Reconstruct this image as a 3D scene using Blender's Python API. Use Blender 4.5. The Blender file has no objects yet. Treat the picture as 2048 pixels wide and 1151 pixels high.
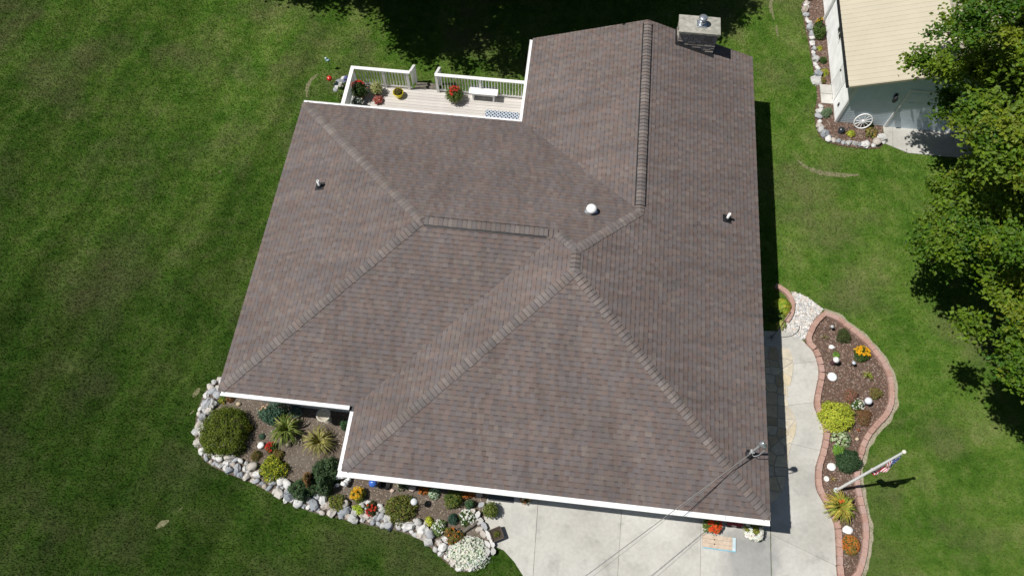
import bpy, math, random
import numpy as np
from mathutils import Vector, Matrix, noise

random.seed(7)
rng = np.random.default_rng(7)
scene = bpy.context.scene
COL = scene.collection

# ------------------------------------------------------------------ camera, sky, sun, exposure
CAM_H = 23.18                       # drone height above the lawn (m)
FOC = 1451.16                       # focal length in pixels of the 2048 px wide photograph
PITCH = math.radians(64.651)        # looking down from the horizon
cam_d = bpy.data.cameras.new('camera'); cam = bpy.data.objects.new('camera', cam_d); COL.objects.link(cam)
cam.location = (0, 0, CAM_H)
cam.rotation_euler = (math.pi / 2 - PITCH, 0, 0)
cam_d.sensor_fit = 'HORIZONTAL'; cam_d.sensor_width = 36.0
cam_d.lens = 36.0 * FOC / 2048.0
cam_d.clip_start = 0.1; cam_d.clip_end = 2000
scene.camera = cam

SUN_EL = math.radians(60.5)
SUN_TO = math.radians(4.2)          # direction (from +X) in which shadows fall
world = bpy.data.worlds.new('World'); scene.world = world; world.use_nodes = True
wn = world.node_tree.nodes; wl = world.node_tree.links
bg = wn['Background']; sky = wn.new('ShaderNodeTexSky'); sky.sky_type = 'NISHITA'; sky.sun_disc = False
sky.sun_elevation = SUN_EL; sky.sun_rotation = math.radians(270 - 4.2)
sky.air_density = 1.0; sky.dust_density = 0.6
wl.new(sky.outputs[0], bg.inputs[0]); bg.inputs[1].default_value = 0.05
sd = bpy.data.lights.new('sun', 'SUN'); so = bpy.data.objects.new('sun', sd); COL.objects.link(so)
sd.energy = 5.0; sd.angle = math.radians(0.5); sd.color = (1.0, 0.965, 0.91)
so.location = (-20, 0, 40)
so.rotation_euler = Vector((math.cos(SUN_TO) * math.cos(SUN_EL), math.sin(SUN_TO) * math.cos(SUN_EL), -math.sin(SUN_EL))).to_track_quat('-Z', 'Y').to_euler()
scene.view_settings.view_transform = 'Standard'; scene.view_settings.look = 'None'
scene.view_settings.gamma = 1.0; scene.view_settings.use_curve_mapping = False
scene.view_settings.exposure = 0.0

# ------------------------------------------------------------------ geometry of the place
SP, CP = math.sin(PITCH), math.cos(PITCH)
def G(u, v, z=0.0):
    """point of the place at height z that the photograph shows at pixel (u, v)"""
    a = (u - 1024) / FOC; b = -(v - 575.5) / FOC
    d = Vector((a, CP + b * SP, -SP + b * CP))
    t = (z - CAM_H) / d.z
    return Vector((d.x * t, d.y * t, z))
def ppm(u, v, z=0.0):
    p = G(u, v, z); return FOC / (p.y * CP + (CAM_H - z) * SP)
YAW = math.radians(-6.388); CY, SY = math.cos(YAW), math.sin(YAW)
def HW(x, y, z=0.0):                # house axes -> world
    return Vector((x * CY - y * SY, x * SY + y * CY, z))
def WH(p):                          # world -> house axes
    return Vector((p[0] * CY + p[1] * SY, -p[0] * SY + p[1] * CY, p[2] if len(p) > 2 else 0))

# ------------------------------------------------------------------ object helpers
def tag(o, label=None, cat=None, group=None, kind=None):
    if label: o['label'] = label
    if cat: o['category'] = cat
    if group: o['group'] = group
    if kind: o['kind'] = kind
    return o
def thing(name, label, cat, loc=(0, 0, 0), rz=0.0, group=None):
    o = bpy.data.objects.new(name, None); COL.objects.link(o)
    o.empty_display_size = 0.2; o.location = loc; o.rotation_euler = (0, 0, rz)
    return tag(o, label, cat, group)
def link(name, me, parent=None):
    o = bpy.data.objects.new(name, me); COL.objects.link(o)
    if parent is not None: o.parent = parent
    return o

class MB:
    """collects faces, then builds ONE mesh object"""
    def __init__(s, off=(0, 0, 0)):
        s.v = []; s.f = []; s.c = []; s.m = []; s.off = Vector(off); s.sm = []
    def add(s, vs, fs, col=(1, 1, 1), mi=0, smooth=False):
        b = len(s.v); s.v += [Vector(p) for p in vs]
        for f in fs:
            s.f.append([b + i for i in f]); s.c.append(col); s.m.append(mi); s.sm.append(smooth)
    def par(s, o, a, b, c, col=(1, 1, 1), mi=0):
        o, a, b, c = Vector(o), Vector(a), Vector(b), Vector(c)
        if a.cross(b).dot(c) < 0: a, b = b, a
        s.add([o, o + a, o + a + b, o + b, o + c, o + a + c, o + a + b + c, o + b + c],
              [(3, 2, 1, 0), (4, 5, 6, 7), (0, 1, 5, 4), (1, 2, 6, 5), (2, 3, 7, 6), (3, 0, 4, 7)], col, mi)
        return s
    def box(s, x0, x1, y0, y1, z0, z1, col=(1, 1, 1), mi=0):
        return s.par((x0, y0, z0), (x1 - x0, 0, 0), (0, y1 - y0, 0), (0, 0, z1 - z0), col, mi)
    def bar(s, p, q, w, h, col=(1, 1, 1), mi=0, up=(0, 0, 1)):
        p, q = Vector(p), Vector(q); d = (q - p); n = Vector(up); sx = d.cross(n)
        if sx.length < 1e-6: sx = d.cross(Vector((1, 0, 0)))
        sx.normalize(); n = sx.cross(d).normalized()
        return s.par(p - sx * w / 2 - n * h / 2, d, sx * w, n * h, col, mi)
    def tube(s, pts, rad, n=8, col=(1, 1, 1), mi=0, cap=True):
        pts = [Vector(p) for p in pts]; k = len(pts)
        if not hasattr(rad, '__len__'): rad = [rad] * k
        vs = []; prev = None
        for i, p in enumerate(pts):
            d = (pts[min(i + 1, k - 1)] - pts[max(i - 1, 0)]).normalized()
            a = prev if prev is not None else (Vector((1, 0, 0)) if abs(d.x) < .9 else Vector((0, 1, 0)))
            a = (a - d * a.dot(d)).normalized(); prev = a; b = d.cross(a)
            for j in range(n):
                t = 2 * math.pi * j / n; vs.append(p + (a * math.cos(t) + b * math.sin(t)) * rad[i])
        fs = [(i * n + j, i * n + (j + 1) % n, (i + 1) * n + (j + 1) % n, (i + 1) * n + j) for i in range(k - 1) for j in range(n)]
        s.add(vs, fs, col, mi, True)
        if cap:
            s.add(vs[:n], [tuple(range(n))[::-1]], col, mi); s.add(vs[-n:], [tuple(range(n))], col, mi)
        return s
    def lathe(s, prof, c=(0, 0, 0), n=20, col=(1, 1, 1), mi=0, close=True):
        c = Vector(c); vs = []; k = len(prof)
        for r, z in prof:
            for j in range(n):
                t = 2 * math.pi * j / n; vs.append(c + Vector((r * math.cos(t), r * math.sin(t), z)))
        fs = [(i * n + j, i * n + (j + 1) % n, (i + 1) * n + (j + 1) % n, (i + 1) * n + j) for i in range(k - 1) for j in range(n)]
        s.add(vs, fs, col, mi, True)
        if close:
            s.add(vs[:n], [tuple(range(n))[::-1]], col, mi); s.add(vs[-n:], [tuple(range(n))], col, mi)
        return s
    def prism(s, poly, z0, z1, col=(1, 1, 1), mi=0):
        n = len(poly); vs = [(p[0], p[1], z0) for p in poly] + [(p[0], p[1], z1) for p in poly]
        ar = sum(poly[i][0] * poly[(i + 1) % n][1] - poly[(i + 1) % n][0] * poly[i][1] for i in range(n))
        top = tuple(range(n, 2 * n)); bot = tuple(range(n))[::-1]
        if ar < 0: top, bot = top[::-1], bot[::-1]
        s.add(vs, [top, bot], col, mi)
        sides = [(i, (i + 1) % n, n + (i + 1) % n, n + i) for i in range(n)]
        if ar < 0: sides = [f[::-1] for f in sides]
        s.add(vs, sides, col, mi); return s
    def blob(s, c, r, seed=0, col=(1, 1, 1), mi=0, amp=.22, n=8, k=4, fr=1.3):
        c = Vector(c); r = Vector(r) if hasattr(r, '__len__') else Vector((r, r, r)); vs = []
        def P(d):
            f = 1 + amp * noise.noise(d * fr + Vector((seed * 3.7, seed * 1.3, seed * .7))) * 2
            return c + Vector((d.x * r.x, d.y * r.y, d.z * r.z)) * f
        vs.append(P(Vector((0, 0, -1))))
        for i in range(1, k):
            ph = math.pi * i / k - math.pi / 2
            for j in range(n):
                t = 2 * math.pi * (j + .5 * (i % 2)) / n
                vs.append(P(Vector((math.cos(ph) * math.cos(t), math.cos(ph) * math.sin(t), math.sin(ph)))))
        vs.append(P(Vector((0, 0, 1)))); L = len(vs) - 1
        fs = [(0, 1 + (j + 1) % n, 1 + j) for j in range(n)]
        for i in range(k - 2):
            a, b = 1 + i * n, 1 + (i + 1) * n
            for j in range(n): fs.append((a + j, a + (j + 1) % n, b + (j + 1) % n, b + j))
        a = 1 + (k - 2) * n
        fs += [(a + j, a + (j + 1) % n, L) for j in range(n)]
        s.add(vs, fs, col, mi, True); return s
    def mesh(s, name, mats):
        me = bpy.data.meshes.new(name)
        me.from_pydata([p - s.off for p in s.v], [], s.f)
        for m in (mats if isinstance(mats, (list, tuple)) else [mats]): me.materials.append(m)
        me.polygons.foreach_set('material_index', s.m); me.polygons.foreach_set('use_smooth', s.sm)
        at = me.attributes.new('Col', 'FLOAT_COLOR', 'FACE')
        at.data.foreach_set('color', np.array([(c[0], c[1], c[2], 1) for c in s.c], 'f').ravel())
        me.update(); return me
    def build(s, name, mats, parent=None):
        return link(name, s.mesh(name, mats), parent)

def np_mesh(name, V, F, C, mats, parent=None, smooth=False, normals=None):
    """V (n,3), F (m,k) int, C (m,3) per-face colours"""
    me = bpy.data.meshes.new(name); m, k = F.shape
    me.vertices.add(len(V)); me.vertices.foreach_set('co', V.astype('f').ravel())
    me.loops.add(m * k); me.loops.foreach_set('vertex_index', F.astype('i').ravel())
    me.polygons.add(m); me.polygons.foreach_set('loop_start', np.arange(0, m * k, k, dtype='i'))
    me.polygons.foreach_set('loop_total', np.full(m, k, 'i'))
    me.polygons.foreach_set('use_smooth', np.full(m, smooth))
    for q in (mats if isinstance(mats, (list, tuple)) else [mats]): me.materials.append(q)
    me.update(calc_edges=True)
    at = me.attributes.new('Col', 'FLOAT_COLOR', 'FACE')
    at.data.foreach_set('color', np.concatenate([C, np.ones((m, 1))], 1).astype('f').ravel())
    return link(name, me, parent)

# ------------------------------------------------------------------ polygon helpers
def clip(poly, p, n):
    """keep the part of a polygon where (x-p).n <= 0"""
    out = []; k = len(poly)
    for i in range(k):
        a, b = poly[i], poly[(i + 1) % k]
        da = (a[0] - p[0]) * n[0] + (a[1] - p[1]) * n[1]; db = (b[0] - p[0]) * n[0] + (b[1] - p[1]) * n[1]
        if da <= 0: out.append(a)
        if (da < 0 < db) or (db < 0 < da):
            t = da / (da - db); out.append((a[0] + (b[0] - a[0]) * t, a[1] + (b[1] - a[1]) * t))
    return out
def area(poly):
    return .5 * sum(poly[i][0] * poly[(i + 1) % len(poly)][1] - poly[(i + 1) % len(poly)][0] * poly[i][1] for i in range(len(poly)))
def inside(poly, X, Y):
    r = np.zeros(len(X), bool); n = len(poly)
    for i in range(n):
        x0, y0 = poly[i][0], poly[i][1]; x1, y1 = poly[(i + 1) % n][0], poly[(i + 1) % n][1]
        if y0 == y1: continue
        c = ((y0 > Y) != (y1 > Y)) & (X < (x1 - x0) * (Y - y0) / (y1 - y0) + x0)
        r ^= c
    return r
def inset(poly, d):
    """shrink a convex polygon"""
    out = list(poly); k = len(poly); sg = 1 if area(poly) > 0 else -1
    for i in range(k):
        a, b = poly[i], poly[(i + 1) % k]; ex, ey = b[0] - a[0], b[1] - a[1]; L = math.hypot(ex, ey)
        if L < 1e-6: continue
        n = (ey / L * sg, -ex / L * sg)
        out = clip(out, (a[0] - n[0] * d, a[1] - n[1] * d), n)
        if len(out) < 3: return []
    return out
def voronoi(poly, pts):
    cells = []
    for i, p in enumerate(pts):
        c = list(poly)
        for j, q in enumerate(pts):
            if i == j: continue
            dx, dy = q[0] - p[0], q[1] - p[1]
            if dx * dx + dy * dy > 9: continue
            c = clip(c, ((p[0] + q[0]) / 2, (p[1] + q[1]) / 2), (dx, dy))
            if len(c) < 3: break
        if len(c) >= 3 and abs(area(c)) > 1e-4: cells.append((p, c))
    return cells
def spline(pts, step=.15, closed=False):
    """Catmull-Rom through points, resampled about every step metres"""
    P = [Vector((p[0], p[1], p[2] if len(p) > 2 else 0)) for p in pts]; n = len(P); out = []
    for i in range(n if closed else n - 1):
        g = (lambda k: P[k % n]) if closed else (lambda k: P[max(0, min(n - 1, k))])
        a, b, c, d = g(i - 1), g(i), g(i + 1), g(i + 2)
        m = max(1, int((c - b).length / step))
        for j in range(m):
            t = j / m
            out.append(.5 * ((2 * b) + (c - a) * t + (2 * a - 5 * b + 4 * c - d) * t * t + (3 * b - a - 3 * c + d) * t ** 3))
    if not closed: out.append(P[-1])
    return out
def resample(pts, step):
    out = [pts[0]]; acc = 0
    for a, b in zip(pts, pts[1:]):
        L = (b - a).length; 
        while acc + L >= step:
            t = (step - acc) / L; a = a + (b - a) * t; out.append(a); L = (b - a).length; acc = 0
        acc += L
    return out
def GP(pix, z=0.0): return [G(u, v, z) for u, v in pix]

# ------------------------------------------------------------------ materials
class NT:
    def __init__(s, name):
        s.mat = bpy.data.materials.new(name); s.mat.use_nodes = True
        s.t = s.mat.node_tree; s.b = s.t.nodes['Principled BSDF']; s.out = s.t.nodes['Material Output']
    def n(s, typ, ins=None, **props):
        nd = s.t.nodes.new('ShaderNode' + typ)
        for k, v in props.items(): setattr(nd, k, v)
        for k, v in (ins or {}).items():
            if isinstance(v, bpy.types.NodeSocket): s.t.links.new(v, nd.inputs[k])
            else: nd.inputs[k].default_value = v
        return nd
    def l(s, a, b): s.t.links.new(a, b)
    def pos(s): return s.n('NewGeometry').outputs['Position']
    def obj(s): return s.n('TexCoord').outputs['Object']
    def noise(s, vec, sc, det=3, rough=.55): return s.n('TexNoise', {'Vector': vec, 'Scale': sc, 'Detail': det, 'Roughness': rough}).outputs[0]
    def ramp(s, fac, stops, interp='LINEAR'):
        r = s.n('ValToRGB', {'Fac': fac}); r.color_ramp.interpolation = interp
        e = r.color_ramp.elements
        while len(e) < len(stops): e.new(.5)
        for i, (p, c) in enumerate(stops): e[i].position = p; e[i].color = (c[0], c[1], c[2], 1) if hasattr(c, '__len__') else (c, c, c, 1)
        return r.outputs[0]
    def mix(s, f, a, b, mode='MIX'):
        m = s.n('Mix', data_type='RGBA', blend_type=mode)
        for k, v in ((0, f), (6, a), (7, b)):
            if isinstance(v, bpy.types.NodeSocket): s.l(v, m.inputs[k])
            else: m.inputs[k].default_value = v if k == 0 else (v[0], v[1], v[2], 1) if hasattr(v, '__len__') else (v, v, v, 1)
        return m.outputs[2]
    def math(s, op, a, b=0.0, clamp=False):
        m = s.n('Math', operation=op, use_clamp=clamp)
        for i, v in enumerate((a, b)):
            if isinstance(v, bpy.types.NodeSocket): s.l(v, m.inputs[i])
            else: m.inputs[i].default_value = v
        return m.outputs[0]
    def col(s): return s.n('Attribute', attribute_name='Col').outputs['Color']
    def bump(s, h, st=.3, d=.02): return s.n('Bump', {'Height': h, 'Strength': st, 'Distance': d}).outputs[0]
    def fin(s, base=None, rough=.8, nrm=None, spec=.3, metal=0.0):
        if base is not None:
            if isinstance(base, bpy.types.NodeSocket): s.l(base, s.b.inputs['Base Color'])
            else: s.b.inputs['Base Color'].default_value = (*base, 1)
        s.b.inputs['Roughness'].default_value = rough; s.b.inputs['Specular IOR Level'].default_value = spec
        s.b.inputs['Metallic'].default_value = metal
        if nrm is not None: s.l(nrm, s.b.inputs['Normal'])
        return s.mat
def plain(name, col, rough=.6, spec=.3, metal=0.0, sc=14.0, amt=.25, bump=0.0):
    m = NT(name); o = m.obj()
    f = m.noise(o, sc, 4); c = m.ramp(f, [(.3, [x * (1 - amt) for x in col]), (.7, [min(1, x * (1 + amt * .5)) for x in col])])
    return m.fin(c, rough, m.bump(f, bump) if bump else None, spec, metal)
def varied(name, amt=.25, rough=.8, sc=20.0, bump=.0, spec=.25, use_rand=0.0):
    """per-face colour from the mesh, mottled by noise"""
    m = NT(name); f = m.noise(m.obj(), sc, 4)
    c = m.mix(1.0, m.col(), m.ramp(f, [(.28, 1 - amt), (.72, 1 + amt)]), 'MULTIPLY')
    if use_rand:
        r = m.n('ObjectInfo').outputs['Random']; c = m.mix(1.0, c, m.ramp(r, [(0, 1 - use_rand), (1, 1 + use_rand)]), 'MULTIPLY')
    return m.fin(c, rough, m.bump(f, bump) if bump else None, spec)

def lawn_colour(m):
    p = m.pos()
    big = m.noise(p, .13, 3); mid = m.noise(p, .55, 4, .6); sml = m.noise(p, 2.3, 4, .65); fin = m.noise(p, 11, 3, .7)
    a = m.ramp(mid, [(.34, (.034, .078, .009)), (.46, (.062, .118, .016)), (.56, (.100, .145, .028)), (.68, (.165, .175, .066))])
    b = m.ramp(sml, [(.32, (.032, .078, .010)), (.5, (.072, .130, .020)), (.66, (.145, .172, .056))])
    c = m.mix(.5, a, b)
    c = m.mix(m.ramp(m.noise(p, .3, 4, .6), [(.50, 0.0), (.66, .65)]), c, (.125, .118, .058))
    # mower lines run from the back right towards the front left on the open west lawn
    mp = m.n('Mapping', {'Vector': p, 'Rotation': (0, 0, math.radians(-72))}).outputs[0]
    mp = m.n('Mapping', {'Vector': mp, 'Scale': (.05, 1.0, 1)}).outputs[0]
    st = m.noise(m.n('VectorMath', {0: mp, 1: m.n('VectorMath', {0: m.n('TexNoise', {'Vector': p, 'Scale': .25}).outputs[1], 1: (0, 1.6, 0)}, operation='MULTIPLY').outputs[0]}, operation='ADD').outputs[0], .8, 3, .6)
    xw = m.n('SeparateXYZ', {'Vector': p}).outputs[0]
    wst = m.n('MapRange', {'Value': xw, 'From Min': -4, 'From Max': -9, 'To Min': .15, 'To Max': 1}).outputs[0]
    c = m.mix(wst, c, m.mix(1.0, c, m.ramp(st, [(.37, .82), (.5, 1.0), (.63, 1.24)]), 'MULTIPLY'))
    c = m.mix(1.0, c, m.ramp(fin, [(.25, .84), (.75, 1.18)]), 'MULTIPLY')
    # tone grades from darker at the front west to brighter at the back east
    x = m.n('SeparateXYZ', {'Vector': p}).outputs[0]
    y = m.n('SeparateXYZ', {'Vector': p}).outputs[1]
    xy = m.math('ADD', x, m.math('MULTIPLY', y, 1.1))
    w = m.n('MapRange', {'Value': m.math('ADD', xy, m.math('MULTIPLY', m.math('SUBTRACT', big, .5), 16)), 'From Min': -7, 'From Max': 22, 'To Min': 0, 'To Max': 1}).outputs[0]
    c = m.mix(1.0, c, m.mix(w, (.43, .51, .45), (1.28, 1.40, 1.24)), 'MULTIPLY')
    return c, fin
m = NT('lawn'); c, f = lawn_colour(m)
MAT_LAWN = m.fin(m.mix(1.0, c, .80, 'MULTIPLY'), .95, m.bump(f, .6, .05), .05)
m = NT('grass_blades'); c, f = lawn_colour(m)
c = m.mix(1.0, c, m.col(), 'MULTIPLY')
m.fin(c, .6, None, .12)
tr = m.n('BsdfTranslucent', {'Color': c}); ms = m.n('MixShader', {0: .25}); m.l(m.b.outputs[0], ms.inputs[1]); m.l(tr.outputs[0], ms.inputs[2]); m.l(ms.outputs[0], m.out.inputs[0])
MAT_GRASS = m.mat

def leaf_mat(name, rough=.45, spec=.4, trans=.28):
    m = NT(name); c = m.col(); m.fin(c, rough, None, spec)
    tc = m.mix(1.0, c, (1.3, 1.35, .6), 'MULTIPLY')
    tr = m.n('BsdfTranslucent', {'Color': tc}); ms = m.n('MixShader', {0: trans}); m.l(m.b.outputs[0], ms.inputs[1]); m.l(tr.outputs[0], ms.inputs[2]); m.l(ms.outputs[0], m.out.inputs[0])
    return m.mat
MAT_LEAF = leaf_mat('leaf', .55, .16); MAT_TREE = leaf_mat('tree_leaf', .5, .2, .34)
MAT_PETAL = leaf_mat('petal', .6, .2, .2)

m = NT('bark'); f = m.noise(m.n('Mapping', {'Vector': m.obj(), 'Scale': (6, 6, 1)}).outputs[0], 3, 5)
MAT_BARK = m.fin(m.ramp(f, [(.3, (.045, .035, .027)), (.7, (.13, .105, .082))]), .9, m.bump(f, .7, .04), .1)

m = NT('shingle'); f = m.noise(m.pos(), 60, 3, .7); g = m.noise(m.pos(), .5, 4, .6)
c = m.mix(1.0, m.col(), m.ramp(f, [(.25, .80), (.75, 1.2)]), 'MULTIPLY')
c = m.mix(1.0, c, m.ramp(g, [(.3, .90), (.7, 1.1)]), 'MULTIPLY')
# weathering: faint rain streaks down the slopes and dull, dusty patches
sx = m.noise(m.n('Mapping', {'Vector': m.pos(), 'Scale': (2.6, .35, .35)}).outputs[0], 1.3, 4, .6); sy = m.noise(m.n('Mapping', {'Vector': m.pos(), 'Scale': (.35, 2.6, .35)}).outputs[0], 1.3, 4, .6)
ny = m.math('ABSOLUTE', m.n('SeparateXYZ', {'Vector': m.n('NewGeometry').outputs['Normal']}).outputs[1])
st = m.mix(m.math('GREATER_THAN', ny, .2), sy, sx)
c = m.mix(1.0, c, m.ramp(st, [(.33, .88), (.5, 1.0), (.67, 1.10)]), 'MULTIPLY')
c = m.mix(1.0, c, (.98, .955, .95), 'MULTIPLY')
MAT_SHINGLE = m.fin(c, .88, None, .25)

m = NT('concrete'); p = m.pos(); b = m.noise(p, .5, 5, .62); f = m.noise(p, 9, 5, .7); s2 = m.noise(p, 1.9, 4, .6)
c = m.ramp(b, [(.3, (.40, .388, .352)), (.5, (.485, .474, .436)), (.7, (.545, .535, .498))])
c = m.mix(1.0, c, m.ramp(s2, [(.28, .80), (.45, .99), (.8, 1.03)]), 'MULTIPLY')
c = m.mix(1.0, c, m.ramp(f, [(.3, .90), (.7, 1.06)]), 'MULTIPLY')
r = m.n('ObjectInfo').outputs['Random']
c = m.mix(1.0, c, m.ramp(r, [(0, .93), (1, 1.04)]), 'MULTIPLY')
# oil and damp stains with a shape of their own by the east corner of the garage apron
def spot(m, p, c, rad, soft, nz, amp):
    d = m.n('VectorMath', {0: p, 1: (c.x, c.y, 0.0)}, operation='SUBTRACT').outputs[0]
    L = m.n('VectorMath', {0: d}, operation='LENGTH').outputs['Value']
    L = m.math('ADD', L, m.math('MULTIPLY', m.math('SUBTRACT', nz, .5), amp))
    return m.n('MapRange', {'Value': L, 'From Min': rad, 'From Max': rad + soft, 'To Min': 1, 'To Max': 0}).outputs[0]
flat = m.n('VectorMath', {0: p, 1: (1, 1, 0)}, operation='MULTIPLY').outputs[0]
nz = m.noise(p, 1.6, 5, .65)
for (u, v, rad, so_, k) in [(1500, 1120, .55, .5, .55), (1495, 1070, .35, .4, .4), (1610, 880, .1, .5, .18), (1625, 950, .05, .45, .3), (1610, 1065, .02, .12, .35), (1545, 1100, .2, .6, .2), (1045, 1045, .1, .6, .14), (1076, 1060, .0, .14, .4), (1620, 985, .1, .7, .12), (1030, 1035, .05, .5, .14)]:
    c = m.mix(m.math('MULTIPLY', spot(m, flat, G(u, v), rad, so_, nz, 1.1), k), c, (.20, .205, .205))
MAT_CONC = m.fin(c, .9, m.bump(f, .15, .01), .2)
MAT_JOINT = plain('joint_soil', (.27, .26, .225), .95, sc=3, amt=.5)

m = NT('mulch'); p = m.pos(); f = m.noise(p, 26, 4, .7); g = m.noise(p, 1.3, 3)
c = m.ramp(f, [(.25, (.05, .038, .028)), (.5, (.13, .10, .078)), (.75, (.22, .18, .145))])
c = m.mix(m.ramp(g, [(.4, 0.0), (.7, .6)]), c, (.185, .165, .14))
MAT_MULCH = m.fin(c, .95, m.bump(f, .8, .04), .05)
m = NT('mulch_red'); p = m.pos(); f = m.noise(p, 30, 4, .7)
MAT_MULCH2 = m.fin(m.ramp(f, [(.25, (.05, .030, .022)), (.5, (.135, .088, .068)), (.75, (.21, .15, .12))]), .95, m.bump(f, .8, .04), .05)
m = NT('dry_edge'); p = m.pos(); f = m.noise(p, 16, 5, .75); g = m.noise(p, 3, 3)
c = m.ramp(f, [(.25, (.17, .145, .095)), (.5, (.33, .29, .215)), (.75, (.46, .42, .33))])
c = m.mix(m.ramp(g, [(.52, 0.0), (.70, .6)]), c, (.13, .14, .06))
MAT_DRY = m.fin(c, .95, m.bump(f, .6, .02), .05)
m = NT('worn_turf'); p = m.pos(); f = m.noise(p, 14, 5, .75)
MAT_WORN = m.fin(m.ramp(f, [(.3, (.085, .10, .035)), (.5, (.165, .16, .085)), (.72, (.31, .285, .20))]), .95, m.bump(f, .6, .02), .05)
m = NT('gravel_base'); f = m.noise(m.pos(), 24, 4, .7)
MAT_GRAVELBASE = m.fin(m.ramp(f, [(.25, (.14, .13, .12)), (.75, (.48, .46, .43))]), .95, m.bump(f, .8, .03), .1)

m = NT('field_stone'); f = m.noise(m.obj(), 5, 4, .6); r = m.n('ObjectInfo').outputs['Random']
c = m.ramp(r, [(0, (.44, .435, .42)), (.2, (.56, .555, .54)), (.36, (.27, .29, .31)), (.48, (.45, .41, .365)), (.58, (.62, .61, .59)), (.72, (.36, .37, .385)), (.87, (.51, .475, .43)), (.95, (.38, .33, .285))], 'CONSTANT')
MAT_STONE = m.fin(m.mix(1.0, c, m.ramp(f, [(.3, .78), (.7, 1.15)]), 'MULTIPLY'), .85, m.bump(f, .3, .03), .25)
m = NT('edging_brick'); f = m.noise(m.pos(), 14, 4, .7); r = m.n('ObjectInfo').outputs['Random']
c = m.ramp(r, [(0, (.38, .235, .19)), (.5, (.44, .285, .235)), (1, (.41, .285, .245))])
MAT_BRICK = m.fin(m.mix(1.0, c, m.ramp(f, [(.3, .80), (.7, 1.15)]), 'MULTIPLY'), .9, m.bump(f, .25, .01), .15)
m = NT('flagstone'); f = m.noise(m.pos(), 7, 5, .65); r = m.n('ObjectInfo').outputs['Random']
c = m.ramp(r, [(0, (.40, .33, .22)), (.35, (.55, .47, .33)), (.7, (.60, .54, .42)), (1, (.48, .43, .35))])
MAT_FLAG = m.fin(m.mix(1.0, c, m.ramp(f, [(.3, .82), (.7, 1.12)]), 'MULTIPLY'), .85, m.bump(f, .3, .01), .2)

MAT_WHITE = plain('white_paint', (.83, .83, .82), .45, .4, sc=5, amt=.06)
MAT_WHITE2 = plain('white_vinyl', (.84, .85, .85), .5, .4, sc=3, amt=.13)
MAT_SIDING = plain('pale_siding', (.62, .64, .63), .6, .3, sc=4, amt=.06)
MAT_SHEDS = plain('shed_siding_grey', (.70, .80, .87), .6, .3, sc=4, amt=.06)
MAT_BLACK = plain('black_plastic', (.018, .018, .02), .5, .4, amt=.3)
MAT_IRON = plain('dark_iron', (.02, .021, .024), .5, .5, amt=.3)
MAT_STEEL = plain('galvanised_steel', (.62, .65, .68), .32, .5, .8, sc=8, amt=.15)
MAT_PVC = plain('weathered_grey_pipe', (.42, .43, .43), .5, .4, amt=.15)
MAT_CABLE = plain('grey_cable', (.30, .29, .28), .5, .5, amt=.2)
MAT_TAN = plain('tan_metal_roof', (.50, .455, .35), .5, .35, sc=1.2, amt=.05)
m = NT('deck_board'); o = m.n('Mapping', {'Vector': m.obj(), 'Scale': (1.2, 14, 14)}).outputs[0]; f = m.noise(o, 2.2, 5, .65); r = m.n('ObjectInfo').outputs['Random']
c = m.mix(1.0, m.ramp(f, [(.3, (.50, .465, .43)), (.7, (.61, .58, .545))]), m.ramp(r, [(0, .90), (1, 1.06)]), 'MULTIPLY')
MAT_DECK = m.fin(c, .8, m.bump(f, .15, .005), .2)
MAT_OLDWOOD = plain('weathered_wood', (.16, .145, .12), .9, .1, sc=9, amt=.4, bump=.3)
MAT_MIX = varied('mixed_colour', .18, .7, 12)
MAT_GLOSS = varied('glazed', .08, .15, 6, spec=.6)
MAT_CHIPS = varied('bark_chips', .3, .95, 30)
MAT_CAP = plain('mortar_cap', (.37, .36, .31), .9, .15, sc=7, amt=.35, bump=.4)
m = NT('chimney_stone'); f = m.noise(m.pos(), 12, 5, .7); r = m.n('ObjectInfo').outputs['Random']
c = m.ramp(r, [(0, (.24, .21, .185)), (.3, (.36, .325, .29)), (.6, (.30, .27, .245)), (1, (.46, .425, .385))])
MAT_CHIM = m.fin(m.mix(1.0, c, m.ramp(f, [(.3, .7), (.7, 1.2)]), 'MULTIPLY'), .9, m.bump(f, .5, .02), .15)
MAT_GLASS = plain('dark_glass', (.03, .035, .04), .1, .6, amt=.1)
MAT_CLOTH = varied('cloth', .08, .9, 20)

# ================================================================== THE SETTING
def sheet(name, poly, z, mat, kind='structure', h=0.0):
    b = MB(); b.prism([(p[0], p[1]) for p in poly], z - max(h, .002), z, mi=0)
    return tag(b.build(name, mat), kind=kind)
b = MB(); b.add([(-400, -300, 0), (400, -300, 0), (400, 500, 0), (-400, 500, 0)], [(0, 1, 2, 3)])
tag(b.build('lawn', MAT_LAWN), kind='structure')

# outlines on the ground, read from the photograph as places on the lawn
BED_L = spline(GP([(441, 752), (418, 772), (404, 798), (393, 835), (390, 872), (397, 902), (415, 925), (452, 945), (505, 966), (560, 995), (620, 1022), (680, 1036), (740, 1050), (800, 1062), (846, 1082), (875, 1108), (902, 1132), (930, 1143), (958, 1136), (978, 1118), (988, 1096), (976, 1066), (968, 1035), (972, 1004), (978, 985)]), .2)
BED_L_POLY = [(p.x, p.y) for p in BED_L] + [tuple(HW(-.4, 4.6).xy), tuple(HW(-4.6, 4.6).xy), tuple(HW(-4.6, 6.2).xy), tuple(HW(-8.7, 6.2).xy)]
BED_R_LEFT = [(1647, 623), (1625, 643), (1609, 681), (1625, 703), (1634, 728), (1636, 753), (1629, 787), (1627, 812), (1638, 837), (1646, 862), (1640, 900), (1630, 936), (1631, 976), (1647, 1007), (1666, 1046), (1670, 1085), (1673, 1151), (1682, 1172)]
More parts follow.
